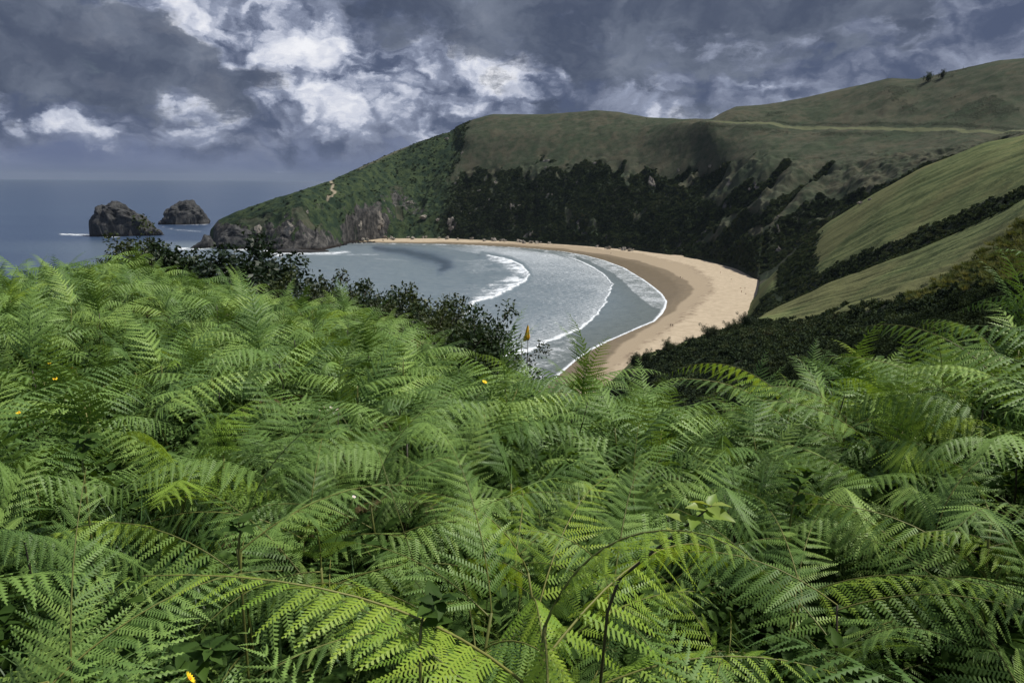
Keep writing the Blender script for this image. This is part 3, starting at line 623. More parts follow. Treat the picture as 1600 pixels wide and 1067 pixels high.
m_bush2 = leaf_mat('bush_leaf_olive', [(0.2, (0.024, 0.036, 0.012)), (0.6, (0.050, 0.068, 0.022)), (0.9, (0.085, 0.110, 0.035))], .22, .5, 2.0)
m_gorse = leaf_mat('scrub_leaf', [(0.25, (0.014, 0.023, 0.015)), (0.5, (0.034, 0.052, 0.027)), (0.62, (0.058, 0.082, 0.038)), (0.78, (0.060, 0.066, 0.036))], .2, .9, .022, .4, .08)
m_bark = leaf_mat('bark', [(0.2, (0.030, 0.024, 0.018)), (0.8, (0.075, 0.060, 0.045))], 0, .85)
m_grass = leaf_mat('grass_blade', [(0.15, (0.035, 0.085, 0.020)), (0.6, (0.08, 0.16, 0.045)), (0.95, (0.16, 0.22, 0.10))], .3, .45, 3.0)
m_broad = leaf_mat('broad_leaf', [(0.15, (0.030, 0.066, 0.014)), (0.9, (0.080, 0.145, 0.026))], .35, .6, 6.0, .5, .15)
m_broad_y = leaf_mat('young_broad_leaf', [(0.15, (0.17, 0.28, 0.045)), (0.9, (0.32, 0.38, 0.09))], .38, .42, 6.0)
def plain(name, c, rough=.7, spec=.3):
    m, t, b, o = new_mat(name); b.inputs['Roughness'].default_value = rough; b.inputs['Specular IOR Level'].default_value = spec
    g = t.new('ShaderNodeNewGeometry'); n = t.noise(g.outputs['Position'], 40, 4, .6)
    t.put(b.inputs['Base Color'], t.mix(n, tuple(k * .7 for k in c), tuple(min(1, k * 1.2) for k in c))); return m
m_yel = plain('yellow_petal', (0.80, 0.58, 0.02)); m_org = plain('orange_petal', (0.75, 0.30, 0.02)); m_wht = plain('white_petal', (0.75, 0.75, 0.70)); m_flag = plain('flag_cloth', (0.75, 0.42, 0.02), .8)
m_post = plain('grey_post', (0.16, 0.16, 0.15)); m_skin = plain('skin', (0.42, 0.25, 0.17)); m_cl_d = plain('dark_cloth', (0.03, 0.03, 0.04)); m_cl_r = plain('red_cloth', (0.30, 0.07, 0.05)); m_cl_w = plain('light_cloth', (0.5, 0.5, 0.5))

# ------------------------------------------------------------------ instancing helper: joined meshes scattered by geometry nodes
def scatter(name, P_, rot, scl, var, protos, mat_keep=True):
    me = bpy.data.meshes.new(name); me.vertices.add(len(P_)); me.vertices.foreach_set('co', np.asarray(P_, np.float32).ravel())
    a = me.attributes.new('rot', 'FLOAT_VECTOR', 'POINT'); a.data.foreach_set('vector', np.asarray(rot, np.float32).ravel())
    a = me.attributes.new('scl', 'FLOAT_VECTOR', 'POINT'); a.data.foreach_set('vector', np.asarray(scl, np.float32).ravel())
    a = me.attributes.new('var', 'INT', 'POINT'); a.data.foreach_set('value', np.asarray(var, np.int32))
    o = obj(name, me); ng = bpy.data.node_groups.new(name + '_nodes', 'GeometryNodeTree')
    ng.interface.new_socket('Geometry', in_out='INPUT', socket_type='NodeSocketGeometry'); ng.interface.new_socket('Geometry', in_out='OUTPUT', socket_type='NodeSocketGeometry')
    N = ng.nodes; L = ng.links; gi = N.new('NodeGroupInput'); go = N.new('NodeGroupOutput')
    g2i = N.new('GeometryNodeGeometryToInstance')
    for pm in reversed(protos):
        src = bpy.data.objects.new(pm.name, pm); oi = N.new('GeometryNodeObjectInfo'); oi.inputs['Object'].default_value = src; oi.inputs['As Instance'].default_value = False; L.new(oi.outputs['Geometry'], g2i.inputs[0])
    ip = N.new('GeometryNodeInstanceOnPoints'); ip.inputs['Pick Instance'].default_value = True
    L.new(gi.outputs[0], ip.inputs['Points']); L.new(g2i.outputs[0], ip.inputs['Instance'])
    for nm, typ, sk in (('rot', 'FLOAT_VECTOR', 'Rotation'), ('scl', 'FLOAT_VECTOR', 'Scale'), ('var', 'INT', 'Instance Index')):
        na = N.new('GeometryNodeInputNamedAttribute'); na.data_type = typ; na.inputs[0].default_value = nm; L.new(na.outputs[0], ip.inputs[sk])
    L.new(ip.outputs[0], go.inputs[0]); md = o.modifiers.new('scatter', 'NODES'); md.node_group = ng
    return o

# ------------------------------------------------------------------ bushes
def leaf_cards(n, size, rad, seed, flat=1.0, shell=.55, mat=None, lump=.35, asp=.5, name='leaf_cluster', off=(0, 0, 0)):
    """leaf sized rhombs spread through a lumpy crown; two triangles each"""
    g = np.random.default_rng(seed); u = g.normal(size=(n, 3)); u /= np.linalg.norm(u, axis=1)[:, None]
    th = np.arctan2(u[:, 1], u[:, 0]); r = shell + (1 - shell) * g.random(n) ** .6
    lumpf = 1 + lump * (vnoise(th * 1.6 + seed, u[:, 2] * 2.6 + seed * .3, seed) * 2 - 1) + .5 * lump * (vnoise(th * 4 + seed, u[:, 2] * 5, seed + 3) * 2 - 1)
    c = u * (r * lumpf)[:, None] * np.array([rad, rad, rad * flat]) + np.array(off)
    a = g.normal(size=(n, 3)) + u * .8; a /= np.linalg.norm(a, axis=1)[:, None]; b_ = np.cross(a, g.normal(size=(n, 3))); b_ /= np.linalg.norm(b_, axis=1)[:, None]
    s = size * (.6 + .8 * g.random(n))[:, None]
    V = np.stack([c - a * s * .5, c + b_ * s * asp * .5, c + a * s * .5, c - b_ * s * asp * .5], 1).reshape(-1, 3)
    F = np.arange(n * 4).reshape(n, 4)
    return V, F
m_gorse_n = leaf_mat('bank_scrub_leaf', [(0.2, (0.008, 0.015, 0.008)), (0.5, (0.018, 0.030, 0.013)), (0.8, (0.038, 0.056, 0.022))], .15, .9, .3, .6, .08)
bush_lo = []
for k in range(5):
    V, F = leaf_cards(230, .34, .8, 40 + k, .62, .5, lump=.5, asp=.75); V[:, 2] += .25
    bush_lo.append(mesh_np('scrub_clump', V, F, m_gorse, False))
bush_hi = []
for k in range(4):
    V, F = leaf_cards(900, .17, .8, 80 + k, .62, .35, lump=.5, asp=.6); V[:, 2] += .25
    bush_hi.append(mesh_np('scrub_clump_fine', V, F, m_gorse_n, False))

# scrub over all the dark slopes
gr_ = np.random.default_rng(3)
cellA = np.abs(np.gradient(GD, axis=0)) * GD * np.gradient(AZ)[None, :]
vis = (np.abs(np.degrees(GA)) < 40)
pw, ph = PX, PY
dens_near = cellA * (scrub > .5) * vis * (TG > kC + .3) * (GD < 560) * (TG < k8) * (GD > 9) * (GA > R(3))
dens_far = cellA * (scrub > .5) * vis * (TG > k8) * (TG < k14) * (rockm < .5) * (TG > k10 + .06) * (1 - .93 * np.clip(green, 0, 1)) * np.where(PX < 640, .35, 1)
def pick(dens, n):
    p = dens.ravel() / dens.sum(); i = gr_.choice(p.size, n, p=p); return i
def scatter_scrub(name, dens, n, s0, s1, protos, sink=.25):
    i = pick(dens, n); G = np.stack([GX.ravel()[i], GY.ravel()[i], GZn.ravel()[i] + EYE], -1); G[:, :2] += gr_.normal(size=(n, 2)) * .4
    s = s0 + (s1 - s0) * gr_.random(n) ** 1.6; G[:, 2] -= s * sink
    rt = np.stack([gr_.normal(size=n) * .15, gr_.normal(size=n) * .15, gr_.random(n) * 6.28], -1)
    return scatter(name, G, rt, np.stack([s, s, s * (.7 + .6 * gr_.random(n))], -1), gr_.integers(0, len(protos), n), protos)
o = scatter_scrub('hillside_scrub', dens_far, 30000, .8, 2.4, bush_lo, .35); tag(o, kind='stuff')
o = scatter_scrub('slope_scrub', dens_near * (GD > 110), 19000, .6, 1.5, bush_lo, .25); tag(o, kind='stuff')
o = scatter_scrub('gorse_scrub', dens_near * (GD <= 110), 10000, .45, 1.15, bush_hi, .2); tag(o, kind='stuff')
# rough tussocks on the pale grass slopes
tus = []
for k in range(3):
    g = np.random.default_rng(k + 5); n = 60; ph_ = g.random(n) * 6.28; r_ = g.random(n) * .35; base = np.stack([np.cos(ph_) * r_, np.sin(ph_) * r_, np.zeros(n)], -1)
    tip = base + np.stack([np.cos(ph_) * (.12 + .25 * g.random(n)), np.sin(ph_) * (.12 + .25 * g.random(n)), .22 + .3 * g.random(n)], -1); sd = np.stack([-np.sin(ph_), np.cos(ph_), np.zeros(n)], -1) * .035
    V = np.stack([base - sd, base + sd, tip], 1).reshape(-1, 3); tus.append(mesh_np('tussock', V, np.arange(n * 3).reshape(n, 3), None, False))
m_tus = leaf_mat('slope_grass_blade', [(0.15, (0.055, 0.080, 0.028)), (0.5, (0.095, 0.115, 0.042)), (0.9, (0.20, 0.19, 0.08))], .3, .9, .06, .4, .05)
for q in tus: q.materials.append(m_tus)
dens_g = cellA * (scrub < .3) * vis * (TG > k4 - .2) * (TG < k8 + .1) * (GD < 480) / np.maximum(GD, 100)
n = 2500; i = pick(dens_g * (GD < 150), n); G = np.stack([GX.ravel()[i], GY.ravel()[i], GZn.ravel()[i] + EYE], -1); G[:, :2] += gr_.normal(size=(n, 2)) * .7; G[:, 2] -= .12; s = .9 + 1.1 * gr_.random(n)
o = scatter('slope_grass', G, np.stack([gr_.normal(size=n) * .2, gr_.normal(size=n) * .2, gr_.random(n) * 6.28], -1), np.stack([s, s, s * .9], -1), gr_.integers(0, 3, n), tus); tag(o, kind='stuff')

# ------------------------------------------------------------------ rocks
m_rock, t, b, _o = new_mat('sea_rock')
pos = t.new('ShaderNodeNewGeometry').outputs['Position']
RN = t.noise(t.vmath('MULTIPLY', pos, (1, 1, .5)), .22, 9, .7); CR = t.vor(t.vmath('ADD', pos, t.vmath('SCALE', t.noise(pos, .25, 3, out=1), scale=5.0)), .12)
rc = t.ramp(t.math('ADD', t.math('MULTIPLY', RN, .85), t.math('MULTIPLY', CR, .2)), [(.32, (.008, .008, .010)), (.5, (.026, .027, .028)), (.64, (.060, .060, .060)), (.8, (.13, .125, .12))])
pz = t.xyz(pos)[2]; rc = t.mix(t.sstep(t.math('ADD', pz, t.math('MULTIPLY', RN, 5.0)), 7.0, 4.0), rc, (.012, .010, .009))
t.put(b.inputs['Base Color'], rc); b.inputs['Roughness'].default_value = .85
bp = t.new('ShaderNodeBump'); bp.inputs['Strength'].default_value = .9; bp.inputs['Distance'].default_value = 2.0; t.put(bp.inputs['Height'], RN); t.l.new(bp.outputs[0], b.inputs['Normal'])
m_pale, t, b, _o = new_mat('pale_limestone')
pos = t.new('ShaderNodeNewGeometry').outputs['Position']; RN = t.noise(pos, .9, 7, .68)
t.put(b.inputs['Base Color'], t.ramp(RN, [(.3, (.06, .055, .045)), (.5, (.24, .215, .18)), (.7, (.42, .39, .34))])); b.inputs['Roughness'].default_value = .9
bp = t.new('ShaderNodeBump'); bp.inputs['Strength'].default_value = .8; bp.inputs['Distance'].default_value = .6; t.put(bp.inputs['Height'], RN); t.l.new(bp.outputs[0], b.inputs['Normal'])
from mathutils import noise as mnoise
def rock_mesh(name, profile, depth, mat, seed, subdiv=5, rough=.16, base=-3.0):
    """a crag whose width and height follow profile = [(x, top height)...] (metres), with real depth"""
    bm = bmesh.new(); bmesh.ops.create_icosphere(bm, subdivisions=subdiv, radius=1.0)
    xs = [p[0] for p in profile]; x0, x1 = min(xs), max(xs); cx, hw = (x0 + x1) / 2, (x1 - x0) / 2; px_ = [p[0] for p in profile]; pz_ = [p[1] for p in profile]; H = max(pz_)
    for v in bm.verts:
        n = Vector(v.co); q = math.copysign(abs(n.x) ** .7, n.x); X = cx + q * hw; top = float(np.interp(X, px_, pz_))
        zz = max(n.z, -.3); k = (max(zz, 0)) ** .36 if zz > 0 else zz
        rd = math.hypot(n.x, n.y) + 1e-6; Y = n.y * depth * (1 - .45 * max(zz, 0) ** 2 * .5)
        Z = base + (top - base) * k if zz > 0 else base + zz * 3
        p = Vector((X, Y, Z)); sdv = Vector((seed * 3.1, seed, 0))
        d1 = mnoise.fractal(p / (H * .55) + sdv, 1.0, 2.0, 6); d2 = 1 - abs(mnoise.fractal(p / (H * .3) + sdv * 2, 1.0, 2.0, 4)) * 2
        off_ = (d1 * 1.2 + d2 * .6 - .3) * rough * H; nn = Vector((n.x, n.y, n.z * .35)).normalized() if zz < .8 else n
        v.co = p + nn * off_
    me = bpy.data.meshes.new(name); bm.to_mesh(me); bm.free(); me.materials.append(mat)
    for p in me.polygons: p.use_smooth = (p.index % 3 != 0)
    return me
def crag(name, px_line, base_y, mat, seed, depth, label, cat='rock', group=None, **kw):
    c = at_z(np.mean([p[0] for p in px_line]), base_y, 0.0); D = math.hypot(c[0], c[1]); sc_ = np.linalg.norm(c) / FPX
    mx = np.mean([p[0] for p in px_line]); prof = [((p[0] - mx) * sc_ * .84, max(.2, (base_y - p[1]) * sc_ * .88)) for p in px_line]
    a = math.atan2(c[0], c[1]); o = obj(name, rock_mesh(name, prof, depth, mat, seed, **kw), loc=(c[0], c[1], 0.0), rot=(0, 0, -a)); tag(o, label, cat, group); return o
crag('sea_stack', [(148, 316), (156, 316), (164, 315), (180, 321), (192, 318), (206, 327), (222, 341), (236, 353), (250, 366)], 368, m_rock, 3, 22, 'large dark sea stack with a steep seaward face and sloping back, standing in open water', 'sea stack')
crag('sea_stack', [(248, 343), (262, 330), (272, 319), (285, 318), (299, 316), (312, 322), (322, 330), (330, 345)], 350, m_rock, 8, 22, 'rounded grey sea stack with a pale top, farther out beside the headland tip', 'sea stack')
crag('islet', [(298, 384), (308, 380), (316, 376), (320, 368), (330, 366), (336, 376), (337, 384)], 387, m_rock, 13, 9, 'small dark rock in the surf just off the headland tip', 'rock', subdiv=4)
crag('rock_arch', [(338, 385), (345, 368), (352, 357), (370, 353), (390, 357), (402, 370), (412, 384)], 388, m_rock, 17, 12, 'pale grey crag at the foot of the headland beside the bright gap', 'rock', subdiv=5)
# low reef in the foam
crag('reef', [(412, 392), (430, 389), (455, 388), (480, 390), (500, 392), (520, 389)], 394, m_rock, 23, 9, 'low reddish black reef in the foam below the headland cliff', 'rock', subdiv=4, base=-2)
# pale outcrops on the cliff, each its own rock
outs = [(1020, 289, 11, 24, 'tall pale rock scar on the cliff above the bend of the beach'), (405, 360, 13, 17, 'white rock patch in the gap of the headland cliff'),
        (705, 350, 15, 22, 'ragged white scar low on the cliff above the middle of the beach'), (706, 358, 10, 9, 'pale broken foot of the ragged white scar'),
        (830, 367, 6, 10, 'upright pale boulder at the back of the beach'), (665, 340, 18, 7, 'slanting pale ledge left of the ragged white scar'),
        (685, 344, 8, 6, 'small pale rock between the slanting ledge and the ragged white scar'), (722, 333, 7, 6, 'small pale rock right above the ragged white scar'),
        (1216, 360, 4, 18, 'thin pale rock rib beside the bushy gully'), (1217, 392, 8, 11, 'pale boulder at the foot of the bushy gully'), (775, 286, 7, 6, 'white rock high in the dark cliff, right one of a pair'),
        (713, 287, 7, 5, 'white rock high in the dark cliff, left one of a pair'), (749, 299, 8, 5, 'flat pale rock in the dark cliff between two white ones'), (855, 252, 14, 5, 'pale ledge just under the grassy brink'),
        (853, 263, 4, 5, 'small pale rock under the brink ledge'), (765, 313, 4, 5, 'tiny pale rock in the middle of the dark cliff'), (799, 325, 4, 16, 'thin pale streak of rock in the dark cliff'), (812, 322, 9, 4, 'pale flat rock beside the thin pale streak'),
        (698, 218, 8, 6, 'pale ledge near the top of the headland ridge'), (722, 240, 4, 6, 'small pale rock under the headland ridge ledge'), (1060, 267, 4, 8, 'pale rock in the first dark gully'), (1110, 260, 6, 5, 'pale rock near the head of a dark gully'),
        (1127, 262, 5, 5, 'pale rock at the head of a dark gully, the farther right'), (928, 256, 14, 4, 'row of pale ledge rock under the brink'), (1172, 296, 5, 6, 'pale rock on the grass rib between gullies'), (1345, 317, 9, 4, 'pale rock in the dark brush above the near spur'),
        (1360, 312, 7, 4, 'pale rock in the brush, the right one'), (560, 350, 12, 18, 'light brown rock face over the start of the beach'), (590, 345, 18, 30, 'brown rock buttress over the start of the beach'), (455, 362, 18, 26, 'pale grey rock face on the rounded headland'),
        (480, 333, 5, 8, 'small pale rock on the grassy headland top'), (640, 318, 14, 10, 'reddish rock patch on the spur behind the beach'), (1215, 340, 3, 8, 'pale tip of the rock rib beside the gully'), (862, 305, 4, 4, 'tiny white rock far up the dark cliff')]
base_rock = []
def lump(seed, sub=3):
    bm = bmesh.new(); bmesh.ops.create_icosphere(bm, subdivisions=sub, radius=1.0)
    for v in bm.verts:
        n = Vector(v.co); s_ = Vector((seed * 2.3, -seed, seed * .7)); v.co = n * (1 + .55 * mnoise.fractal(n * 1.3 + s_, 1, 2, 5) + .25 * (1 - abs(mnoise.noise(n * 3 + s_)) * 3))
    me = bpy.data.meshes.new('rock_outcrop'); bm.to_mesh(me); bm.free(); me.materials.append(m_pale); return me
base_rock = [lump(k) for k in range(5)]
for k, (x, y, w, h, lab) in enumerate(outs):
    p = hit_land(x, y, 250, 1400)
    if p is None: continue
    s = np.linalg.norm(p - np.array([0, 0, EYE])) / FPX; a = math.atan2(p[0], p[1]); p = p + np.array([math.sin(a), math.cos(a), -.15]) * w * s * .12
    o = obj('rock_outcrop', base_rock[k % 5], loc=p, rot=(random.uniform(-.3, .3), random.uniform(-.4, .4), -a + random.uniform(-.3, .3)), scale=(w * s * .42, w * s * .16 + .3, h * s * .42)); tag(o, lab, 'rock', 'pale rocks showing through the dark cliff')
# boulders along the back of the beach
bl = []
g = np.random.default_rng(9); zone = [(552, 620, 'where the beach starts below the headland'), (620, 700, 'below the spur behind the beach'), (700, 800, 'below the middle of the dark cliff'), (800, 900, 'below the tall dark cliff'), (900, 1000, 'where the beach widens')]
for z0, z1, zt in zone:
    for q in range(int((z1 - z0) / 7)):
        x = g.uniform(z0, z1); y = np.interp(x, [545, 600, 700, 800, 900, 1000], [374, 370.5, 370.5, 375, 381, 390.5]) - g.uniform(-1.5, 1.5)
        p = at_z(x, y + .8, 4.0); s = g.uniform(.9, 2.6); p = np.array([p[0], p[1], 3.6]); 
        o = obj('boulder', base_rock[int(g.integers(5))], loc=p, rot=(g.random(), g.random(), g.random() * 6), scale=(s * 1.3, s, s * .8)); tag(o, 'pale boulder at the cliff foot ' + zt, 'boulder', 'boulders ' + zt)
for q in range(26):
    x = g.uniform(528, 600); y = np.interp(x, [528, 545, 600], [388, 380, 377.5]) - g.uniform(-.6, 1.0); p = at_z(x, y, .3); s = g.uniform(.6, 1.7)
    o = obj('boulder', bpy.data.meshes.get('dark_boulder') or (lambda m_: (m_.materials.clear(), m_.materials.append(m_rock), setattr(m_, 'name', 'dark_boulder'), m_)[-1])(lump(9)), loc=(p[0], p[1], .4), rot=(g.random(), g.random(), g.random() * 6), scale=(s * 1.6, s, s * .7))
    tag(o, 'dark wet boulder on the shore between the headland and the sand', 'boulder', 'dark boulders at the left end of the beach')

# ------------------------------------------------------------------ bracken: leaflets, fronds, whole plants
def pinna(n=17, lod=0, curve=0.0, droop=.18, seed=0):
    """a leaflet of unit length along +X in the XY plane: a fine midrib with lobes either side"""
    g = np.random.default_rng(seed); V = []; F = []
    def P(x, y):   # bend the flat leaflet
        return (x, y + curve * x * x, -droop * x * x - .30 * abs(y) * (.6 + .4 * x))
    if lod <= 1:
        k = 6 if lod == 0 else 3
        for i in range(k + 1):
            x = i / k; w = .009 * (1 - x * .8); V += [P(x, -w), P(x, w)]
        for i in range(k): a = 2 * i; F += [(a, a + 2, a + 3), (a, a + 3, a + 1)]
    xs = np.linspace(.035, .965, n)
    for i, x in enumerate(xs):
        sp = (xs[1] - xs[0]); L = .112 * (1 - x) ** .6 * min(1, .75 + x * 2) * (1 + .1 * g.normal()) + .008
        for s in (-1, 1):
            x_ = x + (s * .25 * sp); f = .30 * L; w = sp * .27; o = len(V)
            if lod == 0:
                V += [P(x_ - w, 0), P(x_ - w * .75 + f * .65, s * L * .68), P(x_ + f, s * L), P(x_ + w * 1.0 + f * .72, s * L * .66), P(x_ + w, 0)]
                t3 = [(o, o + 4, o + 3), (o, o + 3, o + 1), (o + 1, o + 3, o + 2)]
            else:
                w2 = w * (1.35, 2.2, 2.2)[lod]; V += [P(x_ - w2, 0), P(x_ + f, s * L), P(x_ + w2, 0)]; t3 = [(o, o + 2, o + 1)]
            F += t3 if s > 0 else [(c, b, a) for a, b, c in t3]
    return np.array(V, float), np.array(F)
def frond_plan(L=.55, pairs=15, wide=.155, a0=35, a1=-35, side=0, seed=0, curl=0.0, hang=14):
    """rachis points and the matrices of its leaflets; the rachis starts at the origin and heads along +X, rising by a0 and bending over to a1"""
    g = np.random.default_rng(seed); n = 24; s = np.linspace(0, 1, n); ang = np.radians(a0 + (a1 - a0) * s ** 1.15 - curl * np.clip(s - .8, 0, 1) * 400)
    yaw = np.radians(side * s + 3 * np.sin(s * 5 + seed)); T = np.stack([np.cos(ang) * np.cos(yaw), np.cos(ang) * np.sin(yaw), np.sin(ang)], -1)
    pts = np.concatenate([[[0, 0, 0]], np.cumsum(T[:-1] * L / (n - 1), axis=0)]); mats = []
    for i in range(pairs):
        u = .10 + .88 * (i / (pairs - 1)) ** .92; k = min(int(u * (n - 1)), n - 2); fr = u * (n - 1) - k; p = pts[k] * (1 - fr) + pts[k + 1] * fr; t_ = T[k] / np.linalg.norm(T[k])
        sd = np.cross([0, 0, 1], t_); sd /= np.linalg.norm(sd) + 1e-9; up = np.cross(t_, sd)
        ln = wide * min(1, .72 + 2.0 * u) * (1 - u) ** .82 + .012
        for s_ in (-1, 1):
            fwd = math.radians(60 - 22 * u + g.normal() * 4); dr = math.radians(hang + 10 * g.random() + g.normal() * 6 - 26 * (a0 < 0)); dv = (s_ * sd * math.sin(fwd) + t_ * math.cos(fwd)); dv = dv * math.cos(dr) - up * math.sin(dr)
            dv /= np.linalg.norm(dv); z = up - dv * np.dot(up, dv); z /= np.linalg.norm(z); y = np.cross(z, dv)
            m = np.eye(4); l = ln * (1 + .07 * g.normal()); m[:3, 0] = dv * l; m[:3, 1] = y * l * -s_ * 1.0; m[:3, 2] = z * l * 1.0; m[:3, 3] = p + s_ * sd * .001
            if s_ > 0: m[:3, 1] *= 1
            mats.append((m, s_, l))
    return pts, mats
def join(parts):
    V, F, o = [], [], 0
    for v, f in parts: V.append(v); F.append(f + o); o += len(v)
    return np.concatenate(V), np.concatenate(F)
def frond_geo(plan, lod, seed=0):
    pts, mats = plan; out = [tubes([(pts[::3] if lod else pts[::2], np.linspace(.0026, .0007, len(pts[::3] if lod else pts[::2])))], 3)]
    pv = [pinna(n=(16, 9, 5)[lod], lod=lod, curve=c, droop=d, seed=k) for k, (c, d) in enumerate(((.0, .16), (.10, .22), (-.06, .12)))]
    for i, (m, s_, l) in enumerate(mats):
        v, f = pv[(i // 2 + seed) % 3]; v = v @ m[:3, :3].T + m[:3, 3]; out.append((v, f))
    return join(out)
plans = [frond_plan(.72, 18, .20, 30, -42, 8, 1, hang=34), frond_plan(.60, 17, .18, 22, -30, -14, 2, hang=12), frond_plan(.78, 19, .21, 38, -34, 18, 3, hang=24), frond_plan(.50, 15, .16, 15, -50, -6, 4, hang=42),
         frond_plan(.64, 17, .19, 34, -20, -20, 5, hang=10), frond_plan(.42, 14, .14, 30, -25, 10, 6, hang=20), frond_plan(.66, 18, .19, 76, 22, 6, 7, hang=6), frond_plan(.48, 15, .16, 68, -10, -12, 8, .25, hang=14)]
fr0 = [mesh_np('frond', *frond_geo(p, 0, k), m_frond, False) for k, p in enumerate(plans)]
fr1 = [mesh_np('frond_small', *frond_geo(p, 1, k), m_frond, False) for k, p in enumerate(plans)]
fr0y = [mesh_np('young_frond', *frond_geo(p, 0, k), m_frond_y, False) for k, p in enumerate(plans)]
fr0b = [mesh_np('dead_frond', *frond_geo(p, 0, k), m_frond_b, False) for k, p in enumerate(plans)]
rach = [mesh_np('midrib', *tubes([(p[0][::2], np.linspace(.0028, .0007, 12))], 4), m_stem, True) for p in plans]
rachy = rach
leaf0 = []
for k, (c, d) in enumerate(((.0, .16), (.10, .22), (-.06, .12))):
    v, f = pinna(17, 0, c, d, k); leaf0.append(mesh_np('leaflet', v, f, m_frond, False))
leaf0y = []
for m in leaf0: c = m.copy(); c.materials.clear(); c.materials.append(m_frond_y); leaf0y.append(c)

def plant_plan(seed, h=.66, nside=5):
    """stem height and the fronds on it: (frond number, height, yaw, pitch, scale)"""
    g = np.random.default_rng(seed); fr = []; y0 = g.random() * 6.28
    for i in range(nside):
        u = i / max(1, nside - 1); z = h * (.52 + .46 * u)
        yaw = y0 + (i % 2) * math.pi + i * .55 + g.normal() * .25; fr.append((int(g.choice([0, 1, 2, 3, 4, 5, 6, 4])), z, yaw, g.normal() * 6 + 4, (1.08 - .25 * u) * (.9 + .25 * g.random())))
    fr.append((int(g.choice([6, 7, 2])), h, y0 + g.random() * 6, g.normal() * 8, .72 + .2 * g.random()))
    return h, fr
def stem_path(h, lean, seed):
    n = 7; s = np.linspace(0, 1, n); g = np.random.default_rng(seed); a = g.random() * 6.28
    return np.stack([lean * h * s ** 1.6 * math.cos(a) + .01 * np.sin(s * 5), lean * h * s ** 1.6 * math.sin(a) + .01 * np.cos(s * 4) - .01, h * s], -1)
NPL = 9
pplans = [plant_plan(k, .60 + .03 * (k % 4), 4 + k % 3) for k in range(NPL)]
spaths = [stem_path(p[0], .10, k) for k, p in enumerate(pplans)]
stem_me = [mesh_np('stem', *tubes([(spaths[k] - np.array([0, 0, .06]) * (1 - np.linspace(0, 1, 7))[:, None], np.linspace(.0062, .0034, 7))], 6), m_stem if k % 3 else m_stem_d, True) for k in range(NPL)]
def on_stem(k, z):
    p = spaths[k]; return np.array([np.interp(z, p[:, 2], p[:, 0]), np.interp(z, p[:, 2], p[:, 1]), z])
def frond_matrix(k, z, yaw, pitch, s):
    return Matrix.Translation(Vector(on_stem(k, z))) @ Matrix.Rotation(yaw, 4, 'Z') @ Matrix.Rotation(R(-pitch), 4, 'Y') @ Matrix.Scale(s, 4)
def plant_joined(k, lod):
    out = [tubes([(spaths[k][::3], np.linspace(.006, .0034, 3))], 3)]
    for j, (fi, z, yaw, pt, s) in enumerate(pplans[k][1]):
        v, f = frond_geo(plans[fi], lod, j); M = np.array(frond_matrix(k, z, yaw, pt, s)); out.append((v @ M[:3, :3].T + M[:3, 3], f))
    return join(out)

# where plants grow: on the near ground up to and a little past its crest
g = np.random.default_rng(77)
cand = []
def crest_at(a): return float(np.interp(a, AZ, D1))
HZ0, HZ1 = az_of_px(425, 480), az_of_px(745, 520)
bush_xy = [at_dist(x_, 420, D_)[:2] for x_, D_ in ((378, 33), (296, 37), (222, 41), (410, 31))]
def canopy_ok(a, D):
    c = crest_at(a)
    if D > c * 1.16 + 1.0 or (HZ0 < a < HZ1 and D > c * .5): return False
    x, y = D * math.sin(a), D * math.cos(a)
    for b_ in bush_xy:
        bd = math.hypot(*b_); ba = math.atan2(b_[0], b_[1])
        if abs(a - ba) * bd < 1.3 and bd - 9 < D < bd + 1.5: return False
    return not (D > 5 and vnoise(np.array(x / 1.1), np.array(y / 1.6), 9) < .40)
dens_of = lambda D: 8.3 if D < 6 else (5.4 if D < 14 else 3.5)
for D0, D1_ in [(.95, 2), (2, 4), (4, 6), (6, 10), (10, 14), (14, 22), (22, 34), (34, 56)]:
    area = .5 * (D1_ ** 2 - D0 ** 2) * 2 * R(50); n = int(area * dens_of((D0 + D1_) / 2)); pts = []
    cell = {}; md = .62 / math.sqrt(dens_of((D0 + D1_) / 2))
    for _ in range(n * 3):
        if len(pts) >= n: break
        D = math.sqrt(g.uniform(D0 ** 2, D1_ ** 2)); a = g.uniform(-R(50), R(50))
        if not canopy_ok(a, D): n -= 0; 
        x, y = D * math.sin(a), D * math.cos(a); ky = (int(x // md), int(y // md)); bad = False
        for ax in (-1, 0, 1):
            for ay in (-1, 0, 1):
                for q in cell.get((ky[0] + ax, ky[1] + ay), ()):
                    if (q[0] - x) ** 2 + (q[1] - y) ** 2 < md * md: bad = True
        if bad: continue
        cell.setdefault(ky, []).append((x, y)); pts.append((x, y, D, a))
    cand += [p for p in pts if canopy_ok(p[3], p[2])]
